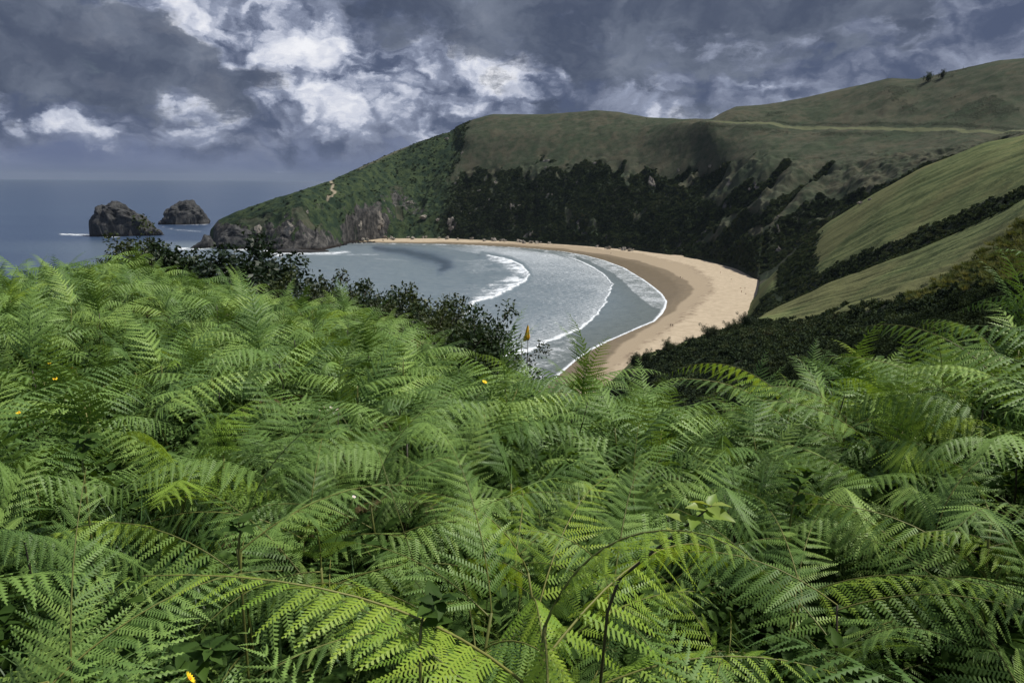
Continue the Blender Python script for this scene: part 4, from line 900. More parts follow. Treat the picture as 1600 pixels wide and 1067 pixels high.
# keep clear of the bushes and of the flag
bush_spots = [(222, 408, 41, 1.1), (297, 425, 38, 1.3), (378, 440, 34, 2.0)]
sel_ = []
for (x, y, D, a) in cand:
    z = land_z(x, y); px, py, w = project(np.array([x, y, z + .7 - EYE])); inview = (-60 < px < 1660) and py < 1190
    sel_.append((D if inview else D + 1000, x, y, z, D, a, float(px), float(py)))
sel_.sort()
N_IND = 284
ind, rest = sel_[:N_IND], sel_[N_IND:]
N_HERO = 20
zones = [(-100, 110, 'at the left edge'), (110, 230, 'right of the grass blades'), (230, 330, 'left of the bare yellow stalk'), (330, 440, 'around the bare yellow stalk'), (440, 560, 'under the white flowers'), (560, 680, 'left of the dark stalk'), (680, 790, 'around the dark stalk'),
         (790, 890, 'below the yellow flag'), (890, 980, 'below the sand gap'), (980, 1080, 'left of the leafy sapling'), (1080, 1180, 'around the leafy sapling'), (1180, 1290, 'right of the leafy sapling'), (1290, 1400, 'below the upright frond'), (1400, 1500, 'right of the upright frond'), (1500, 1700, 'at the right edge')]
RANKS = [(1.45, 'nearest'), (1.9, 'second nearest rank of'), (2.5, 'near'), (3.2, 'middle'), (4.2, 'upper middle'), (99, 'farther')]
def place_plant(k, x, y, z, yaw, s, hero, young=False, label='', group=None, tilt=0.0, taz=0.0):
    root = bpy.data.objects.new('bracken_fern', None); COL.objects.link(root); root.empty_display_size = .05
    root.matrix_basis = Matrix.Translation((x, y, z)) @ Matrix.Rotation(taz, 4, 'Z') @ Matrix.Rotation(tilt, 4, 'Y') @ Matrix.Rotation(-taz + yaw, 4, 'Z') @ Matrix.Scale(s, 4)
    tag(root, label, 'fern', group); obj('stem', stem_me[k], root)
    for j, (fi, zz, yw, pt, sc__) in enumerate(pplans[k][1]):
        yg = young or (hero and j == 5 and k % 4 == 0)
        M = frond_matrix(k, zz, yw, pt, sc__)
        if hero:
            fo = obj('frond', rach[fi], root, mat4=M)
            for i, (m, s_, l) in enumerate(plans[fi][1]): obj('leaflet', (leaf0y if yg else leaf0)[(i // 2 + j) % 3], fo, mat4=Matrix(m.tolist()))
        else:
            dead = not yg and j == 0 and (int(x * 977 + y * 331) % 9 == 0)
            fo = obj('frond', (fr0y if yg else fr0b if dead else fr1 if math.hypot(x, y) > 3.4 else fr0)[fi], root, mat4=M)
            if dead: fo['label'] = 'dead brown frond'
        if yg and not young: bpy.data.objects[root.children[-1].name]['label'] = 'yellow-green young frond'
    return root
seen_lab = {}
# plants that the photograph singles out: (pixel column, pixel row of the top, distance, kind, young, label)
special = [(358, 640, 2.15, 1, False, 'tall bracken on a bare yellow-green stalk over a dark hollow'), (737, 690, 2.6, 3, False, 'bracken on a thin dark upright stalk in the middle of the thicket'),
           (905, 512, 7.6, 6, False, 'tall dark-stalked bracken standing alone against the pale sand'), (830, 548, 8.6, 2, False, 'upright bracken just right of the yellow flag'), (1240, 512, 4.4, 4, False, 'bracken with curled arching tips against the dark scrub bank'),
           (1388, 520, 3.4, 5, False, 'large upright bracken right of the curled one, its tip against the dark scrub'), (1568, 440, 4.0, 8, False, 'tallest bracken at the right edge, tip against the grassy slope'), (1490, 492, 3.6, 7, False, 'tall bracken between the upright one and the tallest one'),
           (1330, 535, 3.9, 2, False, 'pale green bracken between the curled one and the upright one'), (810, 860, 1.45, 5, True, 'yellow-green unfolding bracken in the middle front'), (1040, 575, 5.2, 0, False, 'wide arching bracken in front of the little dark bush'), (560, 540, 6.5, 4, False, 'pale arching bracken in front of the dark hedge')]
for px, py, D, k, yg, lab in special:
    P3 = at_dist(px, py, D); zg = land_z(P3[0], P3[1]); s = max(.7, (P3[2] + EYE - zg) / (pplans[k][0] + (.34 if not yg else .1)))
    place_plant(k, P3[0], P3[1], zg, (k * 1.3) % 6.28, min(s, 1.6), D < 4.5, yg, lab, None, .04, 1.0)
ind = [q for q in ind if not (330 < q[6] < 385 and q[4] < 2.3) and not (720 < q[6] < 752 and q[4] < 2.4)]
for n_, (_, x, y, z, D, a, px, py) in enumerate(ind):
    yg = g.random() < .035; k = int(g.integers(NPL)); s = g.uniform(.82, 1.12) * (.82 if D < 1.5 else 1)
    zone = next((t_ for a0, a1, t_ in zones if a0 <= px < a1), zones[0][2] if px < 0 else zones[-1][2])
    tl = abs(g.normal()) * .13; siz = 'tall ' if s > 1.02 else ('low ' if s < .90 else ''); lean = 'leaning ' if tl > .16 else ''
    rk = 'in the front row' if D < 1.5 else 'in the second row' if D < 2.0 else 'in the third row' if D < 2.6 else 'behind the front rows' if D < 3.3 else 'halfway up the thicket' if D < 4.2 else 'high in the thicket' if D < 5.2 else 'near the thicket brow'
    lab = (siz + lean + ('dark-stalked ' if k % 3 == 0 else 'pale-stalked ') + ('five', 'six', 'seven')[k % 3] + '-frond ' + ('yellow-green young bracken ' if yg else 'green bracken ') + rk + ' ' + zone)
    place_plant(k, x, y, z, g.random() * 6.28, s, n_ < N_HERO, yg, lab, 'bracken ' + rk + ' ' + zone, tl, g.random() * 6.28)
# the rest of the thicket
lo1 = [mesh_np('bracken_mass_near', *plant_joined(k, 1), m_frond, False) for k in range(NPL)]
lo2 = [mesh_np('bracken_mass_far', *plant_joined(k, 2), m_frond, False) for k in range(NPL)]
def mass(name, L_, protos, smul=1.0):
    n = len(L_); P_ = np.array([(q[1], q[2], q[3]) for q in L_]); s = g.uniform(.85, 1.4, n) * smul
    ht = (.62 + .55 * vnoise(P_[:, 0] / 1.6, P_[:, 1] / 1.6, 4)) * np.interp(np.hypot(P_[:, 0], P_[:, 1]), [8, 22, 40], [1, .80, .70])
    o = scatter(name, P_, np.stack([g.normal(size=n) * .13, g.normal(size=n) * .13, g.random(n) * 6.28], -1), np.stack([s, s, s * ht], -1), g.integers(0, len(protos), n), protos); tag(o, kind='stuff'); return o
mass('bracken_thicket', [q for q in rest if q[4] <= 26], lo1)
mass('bracken_slope', [q for q in rest if q[4] > 26], lo2, .86)

# ------------------------------------------------------------------ undergrowth, grass blades
def ovate(L, w, droop=.25, n=5):
    """a pointed leaf along +X, folded at its midrib"""
    V = [(0, 0, 0)]; F = []
    for i in range(1, n):
        x = i / n; ww = w * math.sin(math.pi * x ** .75) * (1 + .10 * (-1) ** i); z = -droop * L * x * x
        V += [(L * x, ww, z + ww * .35), (L * x, 0, z), (L * x, -ww, z + ww * .35)]
    V.append((L, 0, -droop * L)); F += [(0, 2, 1), (0, 3, 2)]
    for i in range(n - 2):
        a = 1 + 3 * i; F += [(a, a + 1, a + 4), (a, a + 4, a + 3), (a + 1, a + 2, a + 5), (a + 1, a + 5, a + 4)]
    e = len(V) - 1; F += [(e - 3, e - 2, e), (e - 2, e - 1, e)]
    return np.array(V, float), np.array(F)
def herb(seed, n=44):
    g_ = np.random.default_rng(seed); out = []; 
    for i in range(n):
        v, f = ovate(.03 + .03 * g_.random(), .009 + .008 * g_.random(), .2 + .3 * g_.random()); M = np.array(Euler((g_.normal() * .3, g_.normal() * .35 - .1, g_.random() * 6.28)).to_matrix()); r = .16 * math.sqrt(g_.random()); a = g_.random() * 6.28
        out.append((v @ M.T + np.array([r * math.cos(a), r * math.sin(a), .06 + .34 * g_.random()]), f))
    return join(out)
herbs = [mesh_np('herb_clump', *herb(k), m_broad, False) for k in range(4)]
def blade(L, w, a0, bend, yaw, base):
    n = 6; s = np.linspace(0, 1, n); ang = np.radians(a0 - bend * s ** 1.4); dx_ = np.cos(ang) * L / n; dz_ = np.sin(ang) * L / n; x = np.cumsum(dx_) - dx_[0]; z = np.cumsum(dz_) - dz_[0]
    c, s_ = math.cos(yaw), math.sin(yaw); P_ = np.stack([x * c, x * s_, z], -1) + base; sd = np.array([-s_, c, .0]); ww = w * (1 - s ** 2.2)[:, None] + .0004
    V = np.stack([P_ - sd * ww, P_ + sd * ww], 1).reshape(-1, 3); F = []
    for i in range(n - 1): a = 2 * i; F += [(a, a + 1, a + 3), (a, a + 3, a + 2)]
    return V, np.array(F)
def tuft(seed, n=16, L=.55):
    g_ = np.random.default_rng(seed); return join([blade(L * g_.uniform(.55, 1.2), g_.uniform(.0018, .0042), g_.uniform(62, 90), g_.uniform(20, 110), g_.random() * 6.28, np.array([g_.normal() * .03, g_.normal() * .03, 0])) for _ in range(n)])
tufts = [mesh_np('grass_tuft', *tuft(k), m_grass, False) for k in range(4)]
g = np.random.default_rng(123)
def spread(n, D0, D1_, a0, a1, cond=None):
    out = []
    while len(out) < n:
        D = math.sqrt(g.uniform(D0 ** 2, D1_ ** 2)); a = g.uniform(a0, a1); 
        if D > crest_at(a) * 1.1 + .5: continue
        x, y = D * math.sin(a), D * math.cos(a); out.append((x, y, land_z(x, y)))
    return np.array(out)
P_ = spread(2300, .8, 7.5, -R(44), R(44)); n = len(P_); s = g.uniform(.7, 1.5, n)
tag(scatter('undergrowth', P_, np.stack([g.normal(size=n) * .15, g.normal(size=n) * .15, g.random(n) * 6.28], -1), np.stack([s] * 3, -1), g.integers(0, 4, n), herbs), kind='stuff')
P_ = spread(1500, 2.0, 12, -R(44), R(44)); n = len(P_); s = g.uniform(.35, .6, n)
tag(scatter('low_bracken', P_, np.stack([g.normal(size=n) * .2, g.normal(size=n) * .2, g.random(n) * 6.28], -1), np.stack([s] * 3, -1), g.integers(0, NPL, n), lo1), kind='stuff')
P_ = np.concatenate([spread(260, .9, 3.2, -R(40), -R(20)), spread(260, .9, 7, -R(40), R(40))]); n = len(P_); s = g.uniform(.8, 1.5, n)
tag(scatter('grass', P_, np.stack([g.normal(size=n) * .12, g.normal(size=n) * .12, g.random(n) * 6.28], -1), np.stack([s] * 3, -1), g.integers(0, 4, n), tufts), kind='stuff')

# ------------------------------------------------------------------ bushes on the brow
def bush_parts(seed, H=2.0, W_=1.0, n=2600, leaf=.075, mat=m_bush, spiky=.5, forks=9):
    g_ = np.random.default_rng(seed); paths = []; tips = []
    for i in range(forks):
        yaw = g_.random() * 6.28; out_ = W_ * (.25 + .75 * g_.random()); top = H * (.55 + .45 * g_.random()) * (1 - .25 * out_ / W_)
        s = np.linspace(0, 1, 7)[:, None]; e = np.array([out_ * math.cos(yaw), out_ * math.sin(yaw), top]); p = s ** np.array([1.3, 1.3, .9]) * e + np.sin(s * 5 + i) * .05 * s
        p[0, 2] = -.2; paths.append((p, np.linspace(.035, .006, 7) * H / 2)); tips += [(p[j], .14 + .30 * (j / 6) * (1 - spiky * (j > 5))) for j in range(2, 7)]
        for q in range(3):
            j = int(g_.integers(2, 6)); d = g_.normal(size=3) * .35 * W_; d[2] = abs(d[2]) + .12; pe = p[j] + d; paths.append((np.stack([p[j], (p[j] + pe) / 2 + [0, 0, .03], pe]), [.010 * H / 2, .006, .003])); tips.append((pe, .16)); tips.append(((p[j] + pe) / 2, .15))
    c = np.array([t_[0] for t_ in tips]); r = np.array([t_[1] for t_ in tips]) * W_ * 1.45; i = g_.integers(0, len(c), n); u = g_.normal(size=(n, 3)); u /= np.linalg.norm(u, axis=1)[:, None]
    ct = c[i] + u * (r[i] * g_.random(n) ** .45)[:, None]; a = g_.normal(size=(n, 3)) + u; a /= np.linalg.norm(a, axis=1)[:, None]; b_ = np.cross(a, g_.normal(size=(n, 3))); b_ /= np.linalg.norm(b_, axis=1)[:, None]; s = leaf * (.6 + .8 * g_.random(n))[:, None]
    V = np.stack([ct - a * s * .5, ct + b_ * s * .25, ct + a * s * .5, ct - b_ * s * .25], 1).reshape(-1, 3)
    return mesh_np('branches', *tubes(paths, 4), m_bark), mesh_np('foliage', V, np.arange(n * 4).reshape(n, 4), mat, False)
def bush(name, base_px, top_y, D, parts_, H, label, cat='bush', group=None, yaw=0, sink=.1, wide=1.0):
    if D < 50: p = at_dist(base_px, top_y, D); zg = land_z(p[0], p[1]); s = (p[2] + EYE - zg) / H
    else:
        p = hit_land(base_px, top_y, 60, 600); p = at_dist(base_px, top_y, D) + np.array([0, 0, EYE]) if p is None else p; zg = p[2]; s = 1.9 + (base_px % 7) * .15
    r_ = bpy.data.objects.new(name, None); COL.objects.link(r_); r_.location = (p[0], p[1], zg - sink); r_.rotation_euler = (0, 0, yaw); r_.scale = (s * wide, s * wide, s)
    tag(r_, label, cat, group); obj('branches', parts_[0], r_); obj('foliage', parts_[1], r_); return r_
bA = bush_parts(1, 2.0, 1.15, 17000, .10, m_bush, .5, 14); bB = bush_parts(2, 2.0, .75, 9000, .095, m_bush, .6, 9); bC = bush_parts(3, 2.0, 1.0, 5000, .10, m_bush2, .8, 10)
bush('dark_bush', 378, 382, 33, bA, 2.0, 'broad dark thorny bush on the brow, the widest of the three against the sea', wide=1.25)
bush('dark_bush', 296, 370, 37, bB, 2.0, 'narrow dark bush on the brow between the broad dark bush and the wispy one', wide=1.2)
bush('wispy_bush', 222, 366, 41, bC, 2.0, 'wispy olive green bush with spiky tips on the brow below the large sea stack', wide=1.1)
bush('wispy_bush', 188, 398, 42, bC, 2.0, 'low olive bush left of the wispy spiky one on the brow', yaw=2)
bush('dark_bush', 410, 420, 31, bB, 2.0, 'small dark bush leaning out at the right foot of the broad dark one', yaw=1, wide=1.5)
hd = [bush_parts(20 + k, 1.2, .9, 9000, .07, m_bush if k % 2 else m_bush2, .2, 9) for k in range(3)]
hed = [(440, 452, 31, 'left end'), (470, 462, 30, 'olive clump near the left end'), (500, 472, 29, 'low clump beside the olive one'), (530, 468, 28, 'rounded clump left of the highest'), (556, 458, 27, 'highest clump with a pale top'), (585, 464, 26, 'dark clump right of the highest'), (612, 474, 25, 'low dark clump in the right half'),
       (640, 474, 24, 'rounded clump in the right half'), (662, 482, 23, 'dark clump near the right end'), (684, 500, 22, 'sloping clump at the right end'), (705, 518, 20.5, 'last small clump at the right end'), (735, 535, 18, 'small low bush past the right end')]
for k, (x, y, D, t_) in enumerate(hed):
    bush('hedge_bush', x, y, D, hd[k % 3], 1.2, 'dark bush of the hedge on the brow, ' + t_, 'bush', 'dark hedge bushes along the brow', yaw=k * 1.7, wide=1.0)
rows_ = ((.93, 'second row'), (.82, 'third row'), (.70, 'fourth row'), (.58, 'front row'))
for fr_, rn in rows_:
    for k, x in enumerate(range(438, 735, 27)):
        a = az_of_px(x + (fr_ * 100 % 13), 490); D = crest_at(a) * fr_; z = land_z(D * math.sin(a), D * math.cos(a))
        r_ = bpy.data.objects.new('hedge_bush', None); COL.objects.link(r_); r_.location = (D * math.sin(a), D * math.cos(a), z - .12); s = .82 + .33 * ((k * 7 + int(fr_ * 50)) % 5) / 4; r_.scale = (s, s, s * .95); r_.rotation_euler = (0, 0, k * 2.1)
        pt = hd[(k + int(fr_ * 100)) % 3]; obj('branches', pt[0], r_); obj('foliage', pt[1], r_)
        tag(r_, ('dark' if (k + int(fr_ * 100)) % 3 != 1 else 'olive') + ' bush in the ' + rn + ' of the brow hedge, ' + ('left end', 'left part', 'left of the highest clump', 'under the highest clump', 'right of the highest clump', 'middle', 'right of the middle', 'right part', 'before the right end', 'right end', 'far right end')[k], 'bush', 'dark hedge bushes along the brow')
bush('small_bush', 992, 572, 60, hd[1], 1.2, 'small round dark bush at the lower edge of the sand', wide=.9)
bush('small_bush', 1006, 568, 66, hd[1], 1.2, 'small dark bush just right of the round one by the sand', wide=.9, yaw=2)
for k, (x, y, D, t_) in enumerate([(1046, 549, 190, 'at the left tip of the dark bank'), (1078, 539, 200, 'second along the sand edge of the dark bank'), (1112, 527, 210, 'third along the sand edge of the dark bank'), (1144, 518, 220, 'fourth along the sand edge of the dark bank'), (1168, 510, 235, 'where the dark bank meets the corner of the beach')]):
    bush('bank_bush', x, y, D, hd[k % 3], 1.2, 'dark bush ' + t_, 'bush', 'bushes along the sand edge of the bank', yaw=k)
# trees on the skyline
tA = bush_parts(51, 12, 5, 1600, .9, m_bush, .1, 12)
def crown_tree(px, y, D, H, label, wide=1.0):
    p = hit_land(px, y + 6, 500, 1500)
    if p is None: p = at_dist(px, y + 10, 1010) + np.array([0, 0, EYE])
    r_ = bpy.data.objects.new('hilltop_tree', None); COL.objects.link(r_); r_.location = (p[0], p[1], p[2] - .5); s = H / 12; r_.scale = (s * wide, s * wide, s); tag(r_, label, 'tree', 'trees on the hill skyline'); obj('trunk', tA[0], r_); obj('crown', tA[1], r_)
crown_tree(1450, 122, 1000, 12, 'left and fuller of the two small trees on the hill skyline', 1.1)
crown_tree(1472, 117, 1000, 11, 'right of the two small trees on the hill skyline', .9)
# fence posts on the skyline
pm = mesh_np('post', *tubes([(np.array([[0, 0, -.5], [0, 0, 1.0], [0, 0, 2.2]]), [.14, .13, .11])], 6), m_post)
for x, y, t_ in [(1386, 122, 'left of a pair of skyline posts on the pale crest'), (1393, 122, 'right of a pair of skyline posts on the pale crest'), (1505, 106, 'lone skyline post right of the two trees'), (1096, 187, 'post at the end of the level ridge by the track'), (1088, 187, 'post on the level ridge left of the track end'), (1080, 187, 'third post on the level ridge'), (1104, 187, 'last post where the track meets the skyline')]:
    p = hit_land(x, y + 2.5, 500, 1500)
    if p is not None: tag(obj('fence_post', pm, loc=p, scale=(1.3, 1.3, 1.5)), t_, 'post', 'posts on the skyline')

# ------------------------------------------------------------------ flag, canes
p = at_dist(825, 508, 17); zg = land_z(p[0], p[1]); h = p[2] + EYE - zg
r_ = bpy.data.objects.new('flag', None); COL.objects.link(r_); r_.location = (p[0], p[1], zg); tag(r_, 'orange-yellow pennant hanging limp from a thin pole in front of the bay', 'flag')
obj('pole', mesh_np('pole', *tubes([(np.array([[0, 0, -.3], [0, 0, h * .5], [0, 0, h + .01]]), [.012, .011, .009])], 6), m_post), r_)
nz, na = 14, 22; V = []
for i in range(nz):
    v = i / (nz - 1); rr = .008 + .066 * v ** .85 * (1 - .25 * max(0, v - .85) / .15)
    for j in range(na):
        a = j / na * 2 * math.pi; q = rr * (1 + .28 * math.sin(a * 3 + v * 3) + .12 * math.sin(a * 5 - v * 5)); V.append((q * math.cos(a) - .04 * v, q * .6 * math.sin(a), h - .36 * v - .02 * math.sin(a * 2) * v))
F = [(i * na + j, i * na + (j + 1) % na, (i + 1) * na + (j + 1) % na, (i + 1) * na + j) for i in range(nz - 1) for j in range(na)]
obj('cloth', mesh_np('cloth', V, F, m_flag), r_)
for x, y, lab in [(789, 531, 'first thin grey cane left of the flag'), (797, 534, 'second thin grey cane left of the flag'), (815, 534, 'thin grey cane next to the flag pole')]:
    p = at_dist(x, y, 16); zg = land_z(p[0], p[1]); h_ = p[2] + EYE - zg; tag(obj('cane', mesh_np('cane', *tubes([(np.array([[0, 0, -.3], [.01, 0, h_ * .5], [0, 0, h_]]), [.012, .011, .010])], 5), m_post), loc=(p[0], p[1], zg)), lab, 'cane', 'canes beside the flag')

# ------------------------------------------------------------------ flowers
def flower_head(n, L, w, mat, cup=.25):
    out = []
    for i in range(n):
        a = i / n * 2 * math.pi; V = np.array([[.15 * L, -.2 * w, 0], [.6 * L, -w / 2, .1 * L], [L, 0, cup * L], [.6 * L, w / 2, .1 * L], [.15 * L, .2 * w, 0]]); c, s_ = math.cos(a), math.sin(a)
        out.append((V @ np.array([[c, s_, 0], [-s_, c, 0], [0, 0, 1]]), np.array([(0, 1, 2), (0, 2, 3), (0, 3, 4)])))
    return mesh_np('petals', *join(out), mat, False)
pet_y, pet_o, pet_w = flower_head(14, .026, .011, m_yel), flower_head(12, .024, .011, m_org), flower_head(9, .012, .007, m_wht)
cen = mesh_np('flower_centre', *tubes([(np.array([[0, 0, -.006], [0, 0, .002], [0, 0, .005]]), [.004, .008, .005])], 8), m_org)
fst = mesh_np('stem', *tubes([(np.array([[.03, .01, -.62], [.012, .0, -.3], [0, 0, -.004]]), [.003, .0025, .002])], 5), m_stem)
def flower(x, y, D, pet, s, label, group=None, tilt=.5):
    p = at_dist(x, y, D); r_ = bpy.data.objects.new('flower', None); COL.objects.link(r_); r_.location = (p[0], p[1], p[2] + EYE); r_.rotation_euler = (tilt, 0, x % 6); r_.scale = (s,) * 3; tag(r_, label, 'flower', group); obj('petals', pet, r_); obj('flower_centre', cen, r_, scale=.5 if pet is pet_w else 1.0); obj('stem', fst, r_)
for x, y, D, s, lab in [(85, 592, 4.6, .8, 'flat yellow flower on a pale stem, lowest and leftmost of the cluster in the bracken'), (111, 590, 4.6, .85, 'wide yellow flower right of the one on the pale stem'), (78, 567, 5.2, .6, 'small yellow flower at the top of the left cluster'), (112, 575, 5.0, .5, 'small yellow flower, left one of a tight pair'), (118, 576, 5.0, .6, 'yellow flower, right one of a tight pair'),
                        (30, 644, 3.8, .65, 'yellow flower low at the left edge of the bracken'), (757, 597, 4.4, .85, 'single yellow flower on an arching frond in the middle of the thicket')]: flower(x, y, D, pet_y, s * .85, lab, 'yellow flowers in the bracken')
flower(41, 651, 3.8, pet_o, .5, 'small orange flower beside the low yellow one at the left edge'); flower(296, 1059, 1.25, pet_y, .5, 'yellow and white flower at the very bottom of the thicket', tilt=1.0)
for k, (x, y) in enumerate([(506, 636), (512, 641), (517, 637), (522, 645), (500, 642), (527, 640)]): flower(x, y, 3.6, pet_w, .8, 'tiny white flower of the cluster over the dark hollow', 'white flowers over the dark hollow')
for x, y, lab in [(592, 708, 'cream flower on a fronds tip right of the bare yellow stalk'), (553, 776, 'cream flower low among the fronds right of the bare yellow stalk'), (765, 908, 'white flower under the yellow-green bracken')]: flower(x, y, 2.1, pet_w, .55, lab)

# ------------------------------------------------------------------ sapling with young leaves, broad leaved shoots
def shoot(name, pts_px, leaves, mat_l, L, label, cat, mat_s=m_stem_d, r0=.0042):
    P3 = np.array([at_dist(x, y, D) + [0, 0, EYE] for x, y, D in pts_px]); b0 = P3[0].copy(); b0[2] = land_z(b0[0], b0[1]) - .03; P3 = np.concatenate([[b0], P3]); o_ = P3[0].copy(); P3 = P3 - o_
    s = np.linspace(0, 1, len(P3)); s2 = np.linspace(0, 1, 14); Q_ = np.stack([np.interp(s2, s, P3[:, i]) for i in range(3)], -1); Q_[1:-1] = (Q_[:-2] + 2 * Q_[1:-1] + Q_[2:]) / 4
    r_ = bpy.data.objects.new(name, None); COL.objects.link(r_); r_.location = o_; tag(r_, label, cat); obj('stem', mesh_np('stem', *tubes([(Q_, np.linspace(r0, r0 * .35, 14))], 6), mat_s), r_)
    lm = mesh_np('leaf', *ovate(L, L * .27, .22, 7), mat_l, True); g_ = np.random.default_rng(len(pts_px) * 7 + leaves)
    for i in range(leaves):
        u = 1 - .5 * (i / leaves) ** 1.6; k = u * 13; b_ = Q_[int(min(k, 12))] * (1 - k % 1) + Q_[int(min(k + 1, 13))] * (k % 1) if k < 13 else Q_[13]
        yaw = i * 2.4; obj('leaf', lm, r_, loc=b_, rot=(g_.normal() * .25, g_.uniform(-.7, .25), yaw), scale=float((.65 + .5 * g_.random()) * (.75 if i < 3 else 1)))
shoot('sapling', [(940, 930, 1.45), (990, 886, 1.45), (1050, 838, 1.45), (1092, 806, 1.45), (1112, 790, 1.45)], 13, m_broad_y, .062, 'young sapling with a whorl of yellow-green leaves on a slanting dark stem', 'sapling')
shoot('bramble_shoot', [(655, 1010, 1.25), (660, 960, 1.3), (690, 935, 1.3)], 14, m_broad, .06, 'toothed green leafy shoot low in the front, left of the yellow-green frond', 'plant', m_stem)
shoot('bramble_shoot', [(300, 1060, 1.3), (318, 1030, 1.3), (330, 1012, 1.3)], 12, m_broad, .06, 'leafy green shoot beside the bottom yellow flower', 'plant', m_stem)
shoot('bramble_shoot', [(1235, 800, 2.4), (1250, 760, 2.4), (1262, 735, 2.4)], 16, m_broad, .07, 'dark leafy shoot in the hollow right of the sapling', 'plant', m_stem)
shoot('bramble_shoot', [(372, 850, 1.9), (376, 830, 1.9), (372, 815, 1.9)], 9, m_broad, .055, 'small leafy shoot at the foot of the bare yellow stalk', 'plant', m_stem)
shoot('bramble_shoot', [(128, 720, 2.6), (130, 700, 2.6), (134, 684, 2.6)], 12, m_broad, .07, 'leafy shoot among the fronds at the left, under the low yellow flower', 'plant', m_stem)

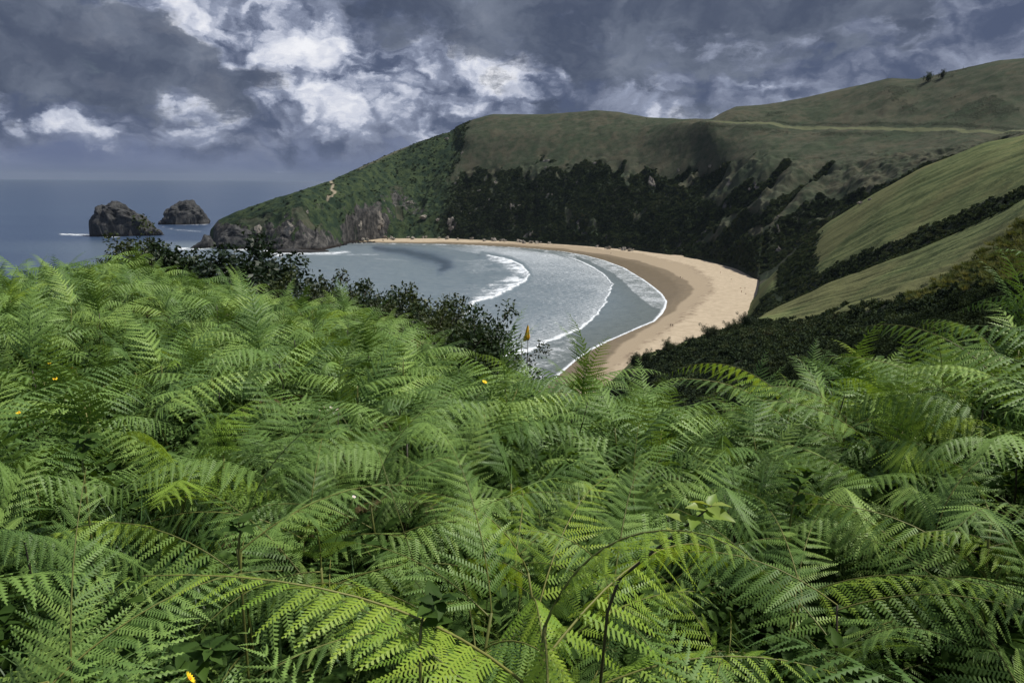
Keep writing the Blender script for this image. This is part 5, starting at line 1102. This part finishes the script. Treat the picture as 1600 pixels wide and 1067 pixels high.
# ------------------------------------------------------------------ people on the sand
def person_mesh(pose, cloth, seed):
    bm = bmesh.new(); sk = bm.verts.layers.skin.verify(); V = {}
    def v(n_, co, r): q = bm.verts.new(co); q[sk].radius = (r, r); V[n_] = q
    st = .16 if pose == 'walk' else .07
    if pose != 'sit':
        pts = dict(pel=(0, 0, .95, .13), chest=(0, 0, 1.28, .15), neck=(0, 0, 1.46, .06), head=(0, .01, 1.62, .10), crown=(0, .01, 1.70, .085), hl=(-.1, 0, .90, .095), kl=(-.11, st, .50, .062), al=(-.12, st * .9, .09, .045), fl=(-.12, st + .14, .04, .035), hr=(.1, 0, .90, .095), kr=(.11, -st * .4, .50, .062), ar=(.12, -st, .09, .045), fr=(.12, -st + .14, .04, .035),
                   sl=(-.19, 0, 1.38, .06), el=(-.26, -.02, 1.10, .042), wl=(-.27, .08, .86, .032), ll=(-.27, .11, .78, .030), sr=(.19, 0, 1.38, .06), er=(.26, -.02, 1.10, .042), wr=(.27, .10, .86, .032), lr=(.27, .13, .78, .030))
    else:
        pts = dict(pel=(0, 0, .14, .14), chest=(0, -.10, .46, .15), neck=(0, -.10, .63, .06), head=(0, -.07, .79, .10), crown=(0, -.07, .87, .085), hl=(-.1, .05, .13, .095), kl=(-.14, .42, .42, .062), al=(-.13, .70, .08, .045), fl=(-.13, .82, .04, .035), hr=(.1, .05, .13, .095), kr=(.14, .42, .42, .062), ar=(.13, .70, .08, .045), fr=(.13, .82, .04, .035),
                   sl=(-.19, -.10, .56, .06), el=(-.26, .06, .38, .042), wl=(-.18, .28, .40, .032), ll=(-.15, .36, .42, .030), sr=(.19, -.10, .56, .06), er=(.26, .06, .38, .042), wr=(.18, .28, .40, .032), lr=(.15, .36, .42, .030))
    for k, (x, y, z, r) in pts.items(): v(k, (x, y, z), r)
    for a, b_ in 'pel-chest chest-neck neck-head head-crown pel-hl hl-kl kl-al al-fl pel-hr hr-kr kr-ar ar-fr chest-sl sl-el el-wl wl-ll chest-sr sr-er er-wr wr-lr'.replace('-', ' - ').split('  ') and [q.split('-') for q in 'pel-chest chest-neck neck-head head-crown pel-hl hl-kl kl-al al-fl pel-hr hr-kr kr-ar ar-fr chest-sl sl-el el-wl wl-ll chest-sr sr-er er-wr wr-lr'.split()]: bm.edges.new((V[a], V[b_]))
    V['pel'][sk].use_root = True; me = bpy.data.meshes.new('person_frame'); bm.to_mesh(me); bm.free(); o_ = bpy.data.objects.new('tmp', me); COL.objects.link(o_)
    m1 = o_.modifiers.new('s', 'SKIN'); m2 = o_.modifiers.new('d', 'SUBSURF'); m2.levels = 1; dg = bpy.context.evaluated_depsgraph_get(); out = bpy.data.meshes.new_from_object(o_.evaluated_get(dg)); bpy.data.objects.remove(o_); out.name = 'person'
    out.materials.clear(); 
    for m in (m_skin, cloth, m_cl_d): out.materials.append(m)
    lo, hi, hd_ = (.45, 1.42, 1.66) if pose != 'sit' else (.0, .60, .84)
    for p in out.polygons: c = p.center; p.material_index = 2 if c.z > hd_ or (pose != 'sit' and lo < c.z < .95 and abs(c.x) < .2) else (1 if (.93 < c.z < hi or (pose == 'sit' and .2 < c.z < hi and c.y < .15)) and abs(c.x) < .27 else 0); p.use_smooth = True
    return out
pm_ = {(p_, i): person_mesh(p_, c, i) for p_ in ('stand', 'walk', 'sit') for i, c in enumerate((m_cl_d, m_cl_r, m_cl_w))}
ppl = [(1047.7, 510.5, 'walk', 0, 'person in dark clothes walking on the damp sand, left one of a couple'), (1051, 511, 'walk', 0, 'person in dark clothes walking on the damp sand, right one of a couple'), (1125.7, 427.5, 'stand', 1, 'person in red standing high on the far part of the beach'), (1142.5, 437, 'sit', 2, 'person in light clothes sitting at the foot of the far slope'),
       (1157.5, 451, 'sit', 1, 'person in red sitting near the back corner of the beach'), (1164, 451, 'sit', 0, 'person in dark clothes sitting nearest the back corner of the beach'), (1158.5, 457.5, 'stand', 1, 'person in red standing near the back corner of the beach'), (1165, 460, 'sit', 2, 'person in light clothes sitting in front of the standing one in red'),
       (1063, 435, 'stand', 0, 'person in dark clothes standing on the wet sand near its end'), (1067, 435, 'sit', 2, 'person in light clothes crouching on the wet sand'), (954.5, 397, 'stand', 0, 'lone person in dark clothes on the narrow far sand')]
def sand_z(x, y):
    i = int(np.clip((y - by[0]) / 2.0, 0, len(by) - 1)); j = int(np.clip((x - bx[0]) / 1.6, 0, len(bx) - 1)); return float(BZ[i, j])
for x, y, po, ci, lab in ppl:
    z = 2.0
    for _ in range(4): p = at_z(x, y, z); z = sand_z(p[0], p[1])
    tag(obj('person', pm_[(po, ci)], loc=(p[0], p[1], z), rot=(0, 0, (x * 7) % 6.28), scale=1.08), lab, 'person', None)
for x, y, lab in [(912, 424, 'person wading among the foam inside the second wave'), (753, 468, 'person in the water just before the first breaker')]:
    p = at_z(x, y, 0); tag(obj('person', pm_[('stand', 0)], loc=(p[0], p[1], -.75)), lab, 'person')
p = hit_land(1010, 187.5, 500, 1500)
if p is not None: tag(obj('person', pm_[('walk', 0)], loc=p, scale=1.5), 'tiny dark figure of a person walking on the ridge skyline', 'person')
